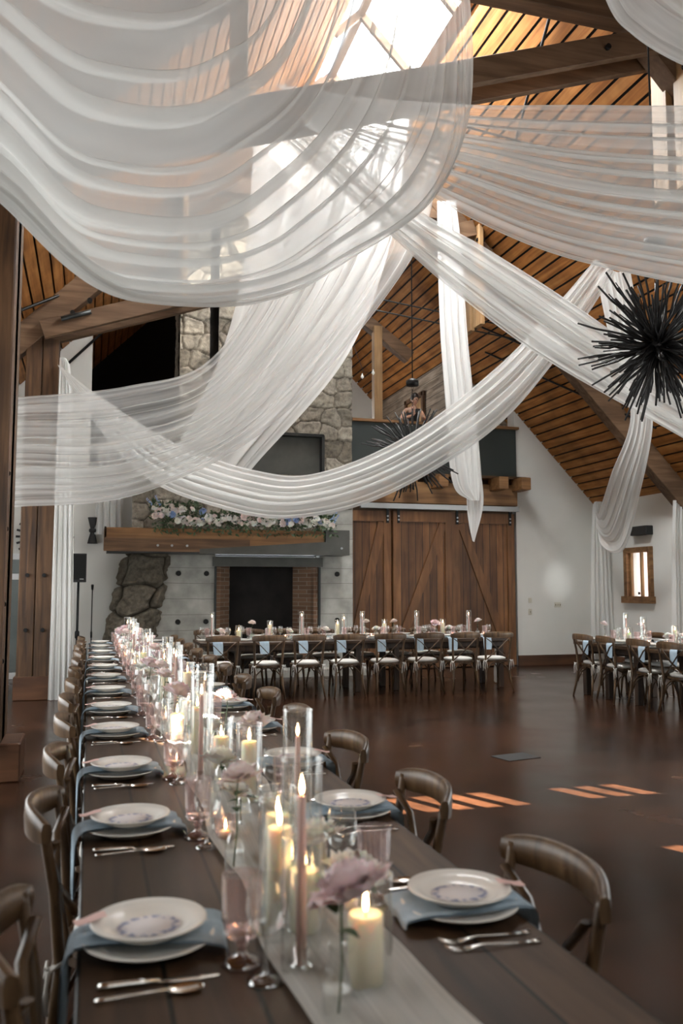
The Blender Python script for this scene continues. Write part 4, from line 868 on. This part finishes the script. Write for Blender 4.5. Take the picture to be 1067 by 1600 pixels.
while yy < 12.4:
    CL += [(rnd.choice('pP'), .5+rnd.uniform(-.09, .09), yy), (rnd.choice('tTT'), .5+rnd.uniform(-.1, .1), yy+.3), ('v', .5+rnd.choice((-.13, .13)), yy+.15), ('v', .5+rnd.uniform(-.1, .1), yy+.5)]; yy += .72
cnt = {}
def cand(kk, x, y, tb, n):
    pr, lab = protos[kk]
    ords = 'first second third fourth fifth sixth seventh eighth ninth tenth eleventh twelfth thirteenth fourteenth fifteenth sixteenth seventeenth eighteenth nineteenth twentieth'.split()
    place(pr, (x, y, TZ+.012), 0, '%s, %s such on %s' % (lab, ordn(n), tb), 'candle', 'candles on ' + tb)
def run(lst, tb):
    cnt = {}
    for kk, x, y in lst:
        if tb == 'the smaller table': x += .14
        n = cnt.get(kk, 0); cnt[kk] = n+1; cand(kk, x, y, tb, n)
run(sorted(CL, key=lambda q: q[2]), 'the long table')
run([('T', 1.7, 12.66), ('v', 1.95, 12.6), ('p', 2.1, 12.7), ('t', 2.42, 12.66) if False else ('T', 3.05, 12.7), ('P', 2.55, 12.62), ('v', 2.8, 12.7), ('v', 3.3, 12.6), ('P', 3.6, 12.66), ('T', 3.98, 12.62), ('t', 3.72, 12.72), ('v', 4.15, 12.7), ('P', 4.35, 12.66), ('v', 4.6, 12.62), ('T', 4.88, 12.66), ('v', 5.1, 12.7), ('P', 5.3, 12.62), ('v', 5.5, 12.7), ('T', 5.76, 12.66), ('v', 6.0, 12.62)], 'the fireplace table')
run([('v', 7.02, 10.95), ('T', 7.15, 10.7), ('p', 7.05, 10.5), ('t', 7.12, 10.25), ('v', 7.05, 10.05), ('v', 7.15, 9.8), ('P', 7.05, 9.5), ('T', 7.12, 9.2), ('v', 7.05, 9.05), ('p', 7.1, 8.7)], 'the smaller table')

# ---------------------------------------------------------------- flowers
def bloom_mb(R, seed, layers=7, ruffle=.12, open_=1.0):
    r = random.Random(seed); mb = MB()
    for l in range(layers):
        f = l/(layers-1); n = 3+int(4.2*f); rr = R*(.30+.62*f)
        for k in range(n):
            a0 = 2*PI*(k+.5*(l % 2))/n+r.uniform(-.25, .25); pm = math.radians(150-66*f*open_+r.uniform(-10, 10)); half = (1.1-.5*f); g = np.zeros((7, 7, 3)); cur = r.uniform(.15, .5)*f
            for i in range(7):
                u = i/6
                for j in range(7):
                    q = j/6*2-1; uu = u*(1-.16*q*q); ph = uu*pm; hw = half*(.35+.65*math.sin(PI*min(.62, .12+.55*u)))
                    rad = rr*math.sin(ph); z = -rr*.62*math.cos(ph)+(1-f)*R*.22-R*.1*f
                    lip = max(0, u-.6)/.4; rad += rr*cur*lip*lip; z -= rr*cur*.45*lip*lip
                    w_ = 1+ruffle*u*u*math.sin(q*7+k*2.1+l); a = a0+q*hw
                    g[i, j] = (rad*w_*math.cos(a), rad*w_*math.sin(a), z+R*.09*math.sin(q*6+k*1.7+l)*u)
            mb.grid(g)
    return mb
def make_stem_flower(R, hgt, petal, seed, name='rose'):
    t = empty(name); r = random.Random(seed); b_ = bloom_mb(R, seed)
    top = (.02*r.uniform(-1, 1), .02*r.uniform(-1, 1), hgt); R_ = Matrix.Rotation(r.uniform(.15, .5), 3, 'X') @ Matrix.Rotation(r.uniform(-.3, .3), 3, 'Y')
    b_.v = [tuple(R_ @ Vector(q)+Vector(top)) for q in b_.v]; b_.build('bloom', petal, t)
    MB().tube([(.006, .004, .012), (.0, .01, hgt*.4), (top[0]*.5, top[1]*.5, hgt*.75), (top[0], top[1], hgt)], .0022, 6).build('stem', M['stem'], t)
    for q, a in ((.62, 1.0), (.74, 3.6)):
        g = np.zeros((6, 3, 3))
        for i in range(6):
            u = i/5
            for j in (-1, 0, 1): g[i, j+1] = ((.05*u)*math.cos(a)-j*.013*math.sin(PI*min(.97, u+.03))*math.sin(a), (.05*u)*math.sin(a)+j*.013*math.sin(PI*min(.97, u+.03))*math.cos(a), hgt*q+.03*u-.03*u*u)
        MB().grid(g).build('leaf', M['leaf'], t)
    return t
def make_vase():
    t = empty('bud_vase'); MB().lathe([(.001, .0), (.024, .0), (.026, .006), (.026, .06), (.020, .085), (.013, .10), (.013, .118), (.016, .124)], n=24, cap=False).build('vase_body', M['glass'], t)
    MB().lathe([(.001, .05), (.025, .05)], n=24, cap=False).build('water', M['glass'], t); return t
vase = make_vase()
FK = {'m': (make_stem_flower(.062, .235, M['pet_mauve'], 1, 'rose'), 'open dusty mauve rose'), 'w': (make_stem_flower(.058, .15, M['pet_white'], 2, 'rose'), 'full cream white rose'), 'k': (make_stem_flower(.05, .26, M['pet_pink'], 3, 'rose'), 'blush pink rose on a bare stem'), 'i': (make_stem_flower(.045, .13, M['pet_white'], 6, 'rose'), 'low cream white rose')}
FL = [('m', .425, 1.50), ('w', .57, 1.80), ('w', .52, 2.14), ('k', .38, 2.33), ('i', .47, 2.72), ('i', .54, 2.5), ('k', .60, 3.25), ('w', .47, 3.2), ('w', .56, 3.95), ('k', .62, 4.05), ('m', .44, 4.6), ('i', .5, 4.15), ('i', .54, 4.62), ('w', .55, 5.05), ('k', .43, 5.2), ('m', .62, 6.0), ('k', .45, 5.8)]
yy = 6.3
while yy < 12.4:
    FL += [(rnd.choice('mk'), .5+rnd.uniform(-.12, .12), yy), (rnd.choice('wi'), .5+rnd.uniform(-.1, .1), yy+.2), (rnd.choice('kmw'), .5+rnd.uniform(-.12, .12), yy+.4)]; yy += .62
ords = 'first second third fourth fifth sixth seventh eighth ninth tenth eleventh twelfth thirteenth fourteenth fifteenth sixteenth seventeenth eighteenth nineteenth twentieth'.split()
def flowers(lst, tb):
    cnt = {}; vn = 0
    for kk, x, y in sorted(lst, key=lambda q: q[2]):
        n = cnt.get(kk, 0); cnt[kk] = n+1; pr, lab = FK[kk]; rz = rnd.uniform(0, 6)
        place(pr, (x, y, TZ+.012), rz, '%s, %s of its kind on %s' % (lab, ordn(n), tb), 'rose', 'roses on ' + tb)
        w_ = ordn(vn)
        place(vase, (x, y, TZ+.012), 0, 'small clear bud vase holding a rose, %s on %s' % (w_, tb), 'vase', 'bud vases on ' + tb); vn += 1
flowers(FL, 'the long table')
flowers([(kk, x, 12.66+rnd.uniform(-.08, .08)) for kk, x in (('w', 1.85), ('k', 2.3), ('i', 2.9), ('w', 3.45), ('k', 4.06), ('w', 4.22), ('k', 4.5), ('i', 5.0), ('m', 5.2), ('w', 5.42), ('k', 5.9))], 'the fireplace table')
flowers([('k', 7.14, 11.0), ('k', 7.29, 10.35), ('w', 7.19, 9.7), ('i', 7.24, 9.35), ('w', 7.3, 9.45), ('m', 7.24, 8.6)], 'the smaller table')

# mantel garland
gl = empty('flower_garland', (.95, YF-.35, 2.60)); tag(gl, 'garland of white, blush and blue flowers with greenery along the mantel', 'flower garland')
r = random.Random(12); lf = MB()
def dens(x): return 1.0 if x < .9 else .55 if x < 3.0 else .7
for k in range(1700):
    x = r.uniform(0, 3.15); hgt = .36 if x < .8 else .20; c = Vector((x, r.uniform(-.28, .15), r.uniform(.0, hgt)))
    if r.random() < .16: c.y = r.uniform(-.30, -.22); c.z = r.uniform(-.16, .0)
    a = Vector((r.uniform(-1, 1), r.uniform(-1, .1), r.uniform(-.3 if c.z > .04 else -1, .8 if c.z > 0 else 0))).normalized()*r.uniform(.06, .12)
    sd_ = a.cross(Vector((r.uniform(-1, 1), r.uniform(-1, 1), r.uniform(-1, 1)))).normalized()*.018
    lf.add([c, c+a*.45+sd_, c+a, c+a*.45-sd_], [(0, 1, 2, 3)])
lf.build('foliage', M['leaf'], gl)
bp_ = [bloom_mb(.062, s, 4).build('bloom', M['pet_white'], gl) for s in (1, 2)]
bmesh_w, bmesh_ = bp_[0].data, None
bl = {}
for nm, mm_ in (('w', 'pet_white'), ('p', 'pet_pink'), ('b', 'pet_blue')):
    bl[nm] = []
    for s in (4, 5):
        o = bloom_mb(.06, s+ord(nm), 4, .1).build('bloom', M[mm_], gl); bl[nm].append(o)
for o in bp_: bpy.data.objects.remove(o)
first = {id(o): True for v in bl.values() for o in v}
for k in range(92):
    x = (k+.5)/92*3.1; hgt = .30 if x < .8 else .15; nm = r.choices('wpb', (6, 3, 1.3))[0]; src = r.choice(bl[nm])
    if first.get(id(src)): o = src; first[id(src)] = False
    else: o = src.copy(); sc.collection.objects.link(o)
    o.location = (x+r.uniform(-.03, .03), -.26+r.uniform(-.05, .08), r.uniform(.01, hgt)); o.rotation_euler = (r.uniform(.9, 1.6), r.uniform(-.5, .5), r.uniform(-.6, .6)); s_ = r.uniform(.62, 1.08); o.scale = (s_, s_, s_)
for bx, bz, dx in ((.05, .25, -.16), (.12, .3, -.08), (3.05, .1, .12), (3.1, .05, .1)):
    sp2 = MB()
    for q in range(22):
        u = q/21; sp2.lathe([(.001, -.014), (.016*(1-u*.6), 0), (.001, .014)], (bx+dx*u+r.uniform(-.02, .02), -.2+r.uniform(-.02, .02), bz+.16*u), 6, cap=False)
    sp2.build('delphinium_spike', M['pet_blue'], gl)

# ---------------------------------------------------------------- back-left wall items
sp_ = empty('speaker_stand', (-.2, 14.6, 0)); tag(sp_, 'black tripod stand carrying the loudspeaker by the left wall', 'speaker stand')
MB().tube([(0, 0, .2), (0, 0, 1.62)], .02, 10).build('pole', M['black'], sp_); MB().lathe([(.03, .72), (.036, .74), (.036, .82), (.03, .84)], n=12).build('collar', M['black'], sp_)
for k in range(3):
    a = k*2*PI/3+.5; MB().tube([(0, 0, .62), (.34*math.cos(a), .34*math.sin(a), .02)], .013, 8).build('leg', M['black'], sp_); MB().tube([(0, 0, .25), (.24*math.cos(a), .24*math.sin(a), .28)], .008, 6).build('brace', M['black'], sp_)
s2 = empty('loudspeaker', (-.2, 14.6, 1.62)); tag(s2, 'black loudspeaker box raised on a tripod stand by the left wall', 'loudspeaker')
MB().prism([(-.12, -.12), (.12, -.12), (.09, .13), (-.09, .13)], 'z', 0, .46).build('cabinet', M['blackmatte'], s2); MB().box((0, -.125, .24), (.21, .01, .4)).build('grille', M['black'], s2); MB().box((.05, -.132, .05), (.06, .004, .015)).build('badge', M['galv'], s2)
MB().tube([(-.12, 0, .15), (-.16, -.02, .2), (-.16, -.02, .28), (-.12, 0, .32)], .009, 6).build('handle', M['black'], s2)
t = empty('microphone_stand', (.02, 15.12, 0)); tag(t, 'thin black microphone stand between loudspeaker and boulder column', 'microphone stand')
MB().tube([(0, 0, .03), (0, 0, 1.5)], .009, 8).build('pole', M['black'], t); MB().lathe([(.001, 0), (.13, 0), (.13, .02), (.02, .035), (.001, .035)], n=24, cap=False).build('base', M['black'], t); MB().tube([(0, 0, 1.5), (0, -.03, 1.58)], [.018, .024], 10).build('clip', M['black'], t); MB().tube([(0, 0, .7), (0, 0, .8)], .016, 8).build('clutch', M['black'], t)
# gear-rimmed mirror
t = empty('sunburst_mirror', (-.78, YB-.05, 2.4)); tag(t, 'round mirror with thick black spokes on the wall behind the double post', 'mirror')
mb = MB()
for k in range(26):
    a = 2*PI*k/26; mb.beam((.33*math.cos(a), 0, .33*math.sin(a)), (.47*math.cos(a), 0, .47*math.sin(a)), .035, .05, (math.cos(a), 0, math.sin(a)) if False else (0, 1, 0))
mb.build('spokes', M['blackmatte'], t); MB().tube([(.34*math.cos(a), 0, .34*math.sin(a)) for a in np.linspace(0, 2*PI, 37)], .018, 8).build('rim', M['blackmatte'], t)
q = MB().lathe([(.001, 0), (.33, 0), (.33, .01), (.001, .01)], n=36, cap=False); q.v = [(x, z, y) for x, y, z in q.v]; q.build('mirror_glass', mat('mirror_glass', (.5, .5, .5), .05, 1), t)
# hourglass sconce
t = empty('hourglass_sconce', (0, YB-.02, 2.52)); tag(t, 'black hourglass-shaped wall lamp above the microphone stand', 'wall lamp')
for s in (1, -1): MB().lathe([(.03, 0), (.085, s*.22), (.085, s*.225), (.02, s*.01)], (0, -.1, 0), 20, cap=False).build('lamp_shade', M['blackmatte'], t)
MB().lathe([(.001, -.05), (.055, -.03), (.065, 0), (.055, .03), (.001, .05)], (0, -.1, 0), 16, cap=False).build('collar', M['blackmatte'], t); MB().tube([(0, -.1, 0), (0, .0, 0)], .02, 8).build('wall_bracket', M['blackmatte'], t)
# right side wall items
o = MB().box((9.88, 13.93, 2.60), (.16, .5, .17), 0, .01).build('wall_speaker', M['blackmatte']); tag(o, 'flat black box mounted on the white wall above the small window', 'wall speaker')
pl = mat('ivory_plastic', (.55, .52, .43), .5)
def plate(x, z, wd, hg, n, lab, cat_):
    t = empty('light_switch' if cat_ == 'switch' else 'wall_outlet', (x, YB-.005, z)); MB().box((0, 0, 0), (wd, .012, hg), 0, .003).build('cover_plate', pl, t)
    for k in range(n): MB().box(((k-(n-1)/2)*wd/n, -.01, 0), (.012, .014, .03)).build('toggle', mat('brown_toggle', (.2, .16, .1), .5), t)
    return tag(t, lab, cat_)
p = at(828, 956, YB); plate(p[0], p[2], .075, .12, 1, 'single ivory wall plate beside the plank doors on the white wall', 'switch')
p = at(828, 938, YB); plate(p[0], p[2], .07, .1, 0, 'white blank wall plate just above the single ivory switch', 'wall plate')
p = at(871, 945, YB); plate(p[0], p[2], .15, .10, 3, 'wide ivory three-toggle switch plate on the white wall', 'switch')
o = MB().box((0, 0, .002), (.36, .26, .006)).build('floor_vent', M['blackmatte']); o.location = (3.72, 7.2, 0); o.rotation_euler = (0, 0, .2); tag(o, 'small dark floor vent set in the bare shiny floor', 'floor vent')
# loft: post, string lights
t = empty('loft_post', (5.35, 15.95, LZ)); tag(t, 'pale pine post standing at the loft edge beside the chimney', 'post')
MB().beam((0, 0, 0), (0, 0, 3.0), .17, .17, (0, 1, 0), .006).build('post_timber', M['pale'], t); MB().beam((-1.0, .1, 3.7), (.72, .1, 2.45), .22, .24, bev=.01).build('brace', M['truss'], t)
t = empty('string_lights'); tag(t, 'string of small round bulbs sagging beside the pale loft post', 'string lights')
a_ = at(545, 520, YB-.1); b_ = at(583, 583, YB-.1); c_ = at(545, 570, YB-.1)
MB().tube([tuple(a_), tuple(c_*.4+b_*.6-np.array([0, 0, .04])), tuple(b_)], .006, 5).build('cable', M['black'], t)
for q in (at(583, 583, YB-.12), at(566, 589, YB-.12)):
    MB().lathe([(.001, -.04), (.03, -.01), (.03, .015), (.012, .045), (.012, .07)], tuple(q), 12, cap=False).build('bulb', mat('clear_bulb', (.8, .8, .75), .1), t)

# ---------------------------------------------------------------- the woman on the loft
pn = empty('person', (at(645, 640, 15.95)[0], 15.98, LZ)); tag(pn, 'dark-haired woman in a black sleeveless top holding a camera on the loft', 'person')
def skin(name, V_, E_, R_, m, parent, root=0):
    me = bpy.data.meshes.new(name); me.from_pydata(V_, E_, []); me.materials.append(m); o = bpy.data.objects.new(name, me); sc.collection.objects.link(o); o.parent = parent
    md = o.modifiers.new('skin', 'SKIN'); sv = me.skin_vertices[0].data if me.skin_vertices else None
    if sv is None:
        bpy.context.view_layer.objects.active = o
        me.skin_vertices  # created with the modifier on first evaluation
    for i, q in enumerate(R_):
        me.skin_vertices[0].data[i].radius = q if isinstance(q, tuple) else (q, q)
        me.skin_vertices[0].data[i].use_root = (i == root)
    o.modifiers.new('sub', 'SUBSURF').levels = 2; o.modifiers['sub'].render_levels = 2; md.use_smooth_shade = True; return o
Vb = [(0, .02, .88), (0, .01, 1.02), (0, -.01, 1.18), (0, -.04, 1.32), (0, -.07, 1.41), (0, -.10, 1.47),       # pelvis..neck
      (-.09, .02, .84), (-.1, .02, .48), (-.1, .05, .09), (-.1, -.08, .03), (.09, .02, .84), (.1, .02, .48), (.1, .05, .09), (.1, -.08, .03),
      (-.155, -.04, 1.36), (-.27, -.07, 1.15), (-.10, -.27, 1.20), (-.04, -.26, 1.27), (.155, -.04, 1.36), (.25, -.10, 1.13), (.12, -.27, 1.18), (.06, -.26, 1.25)]
Eb = [(0, 1), (1, 2), (2, 3), (3, 4), (4, 5), (0, 6), (6, 7), (7, 8), (8, 9), (0, 10), (10, 11), (11, 12), (12, 13), (3, 14), (14, 15), (15, 16), (16, 17), (3, 18), (18, 19), (19, 20), (20, 21)]
Rb = [(.15, .11), (.12, .09), (.13, .10), (.13, .09), .05, .05, .08, .055, .04, .035, .08, .055, .04, .035, .05, .038, .027, .024, .05, .038, .027, .024]
body = skin('body', Vb, Eb, Rb, M['skin'], pn)
hd = MB(); nu, nv_ = 20, 16; g = np.zeros((nv_+1, nu+1, 3))
for i in range(nv_+1):
    th = PI*i/nv_
    for j in range(nu+1):
        ph = 2*PI*j/nu; x = .074*math.sin(th)*math.cos(ph); y = .092*math.sin(th)*math.sin(ph); z = .115*math.cos(th)
        if z < 0: x *= 1+z*2.6; y *= 1+z*1.6
        if y < -.05 and abs(x) < .02 and -.045 < z < .02: y -= .016*(1-abs(x)/.02)
        g[i, j] = (x, y, z)
tilt = Matrix.Rotation(.35, 3, 'X'); hd.grid(g); hd.v = [tuple(tilt @ Vector(q)+Vector((0, -.14, 1.55))) for q in hd.v]; head = hd.build('head', M['skin'], pn)
hr = MB(); g2 = g[:10]*1.13; hr.grid(g2); hr.v = [tuple(tilt @ (Vector(q)+Vector((0, .018, .012)))+Vector((0, -.14, 1.55))) for q in hr.v]
hr.lathe([(.001, -.04), (.035, -.02), (.04, 0), (.03, .03), (.001, .04)], (0, -.02, 1.6), 12, cap=False); hr.build('hair', M['hair'], pn)
for s in (-1, 1):
    ey = MB().lathe([(.001, -.006), (.009, 0), (.001, .006)], (0, 0, 0), 8, cap=False); ey.v = [tuple(tilt @ (Vector(q)+Vector((s*.03, -.084, .0)))+Vector((0, -.14, 1.55))) for q in ey.v]; ey.build('eye', M['hair'], pn)
    er = MB().lathe([(.001, -.025), (.01, 0), (.001, .025)], (0, 0, 0), 8, cap=False); er.v = [tuple(tilt @ (Vector(q)+Vector((s*.076, .0, -.01)))+Vector((0, -.14, 1.55))) for q in er.v]; er.build('ear', M['skin'], pn)
mo = MB().box((0, 0, 0), (.035, .008, .009)); mo.v = [tuple(tilt @ (Vector(q)+Vector((0, -.082, -.058)))+Vector((0, -.14, 1.55))) for q in mo.v]; mo.build('mouth', M['lips'], pn)
tp = MB(); pr = [(.155, .115, .80), (.14, .10, .95), (.128, .098, 1.05), (.142, .112, 1.18), (.145, .108, 1.28), (.11, .085, 1.36)]
tp.add([(a_*math.cos(q), b_*math.sin(q)+.02-max(0, z-1)*.13, z) for a_, b_, z in pr for q in np.linspace(0, 2*PI, 25)[:-1]], [(i*24+k, i*24+(k+1) % 24, (i+1)*24+(k+1) % 24, (i+1)*24+k) for i in range(5) for k in range(24)], True); tp.build('black_top', M['blackmatte'], pn)
for s, bx in ((-1, -.05), (1, .06)):
    hn = MB().lathe([(.001, -.03), (.026, -.015), (.03, .01), (.015, .035), (.001, .04)], (bx, -.265, 1.27), 10, cap=False)
    for q in range(4): hn.tube([(bx-.012*s+q*.011*-s, -.28, 1.285-q*.004), (bx-.02*s-q*.008*s, -.315, 1.295-q*.016), (bx-.04*s, -.31, 1.29-q*.017)], .008, 6)
    hn.tube([(bx-.02*s, -.26, 1.265), (bx-.035*s, -.25, 1.285)], .009, 6); hn.build('hand', M['skin'], pn)
cmr = empty('camera_body', (pn.location.x+.0, pn.location.y-.31, LZ+1.29)); tag(cmr, 'small black camera held up in front of her face by the woman on the loft', 'camera')
MB().box((0, 0, 0), (.11, .05, .07), 0, .006).build('camera_case', M['blackmatte'], cmr); q = MB().tube([(0, -.02, 0), (0, -.09, -.01)], [.03, .032], 16); q.build('lens_barrel', M['black'], cmr)
print('objects', len(sc.objects))
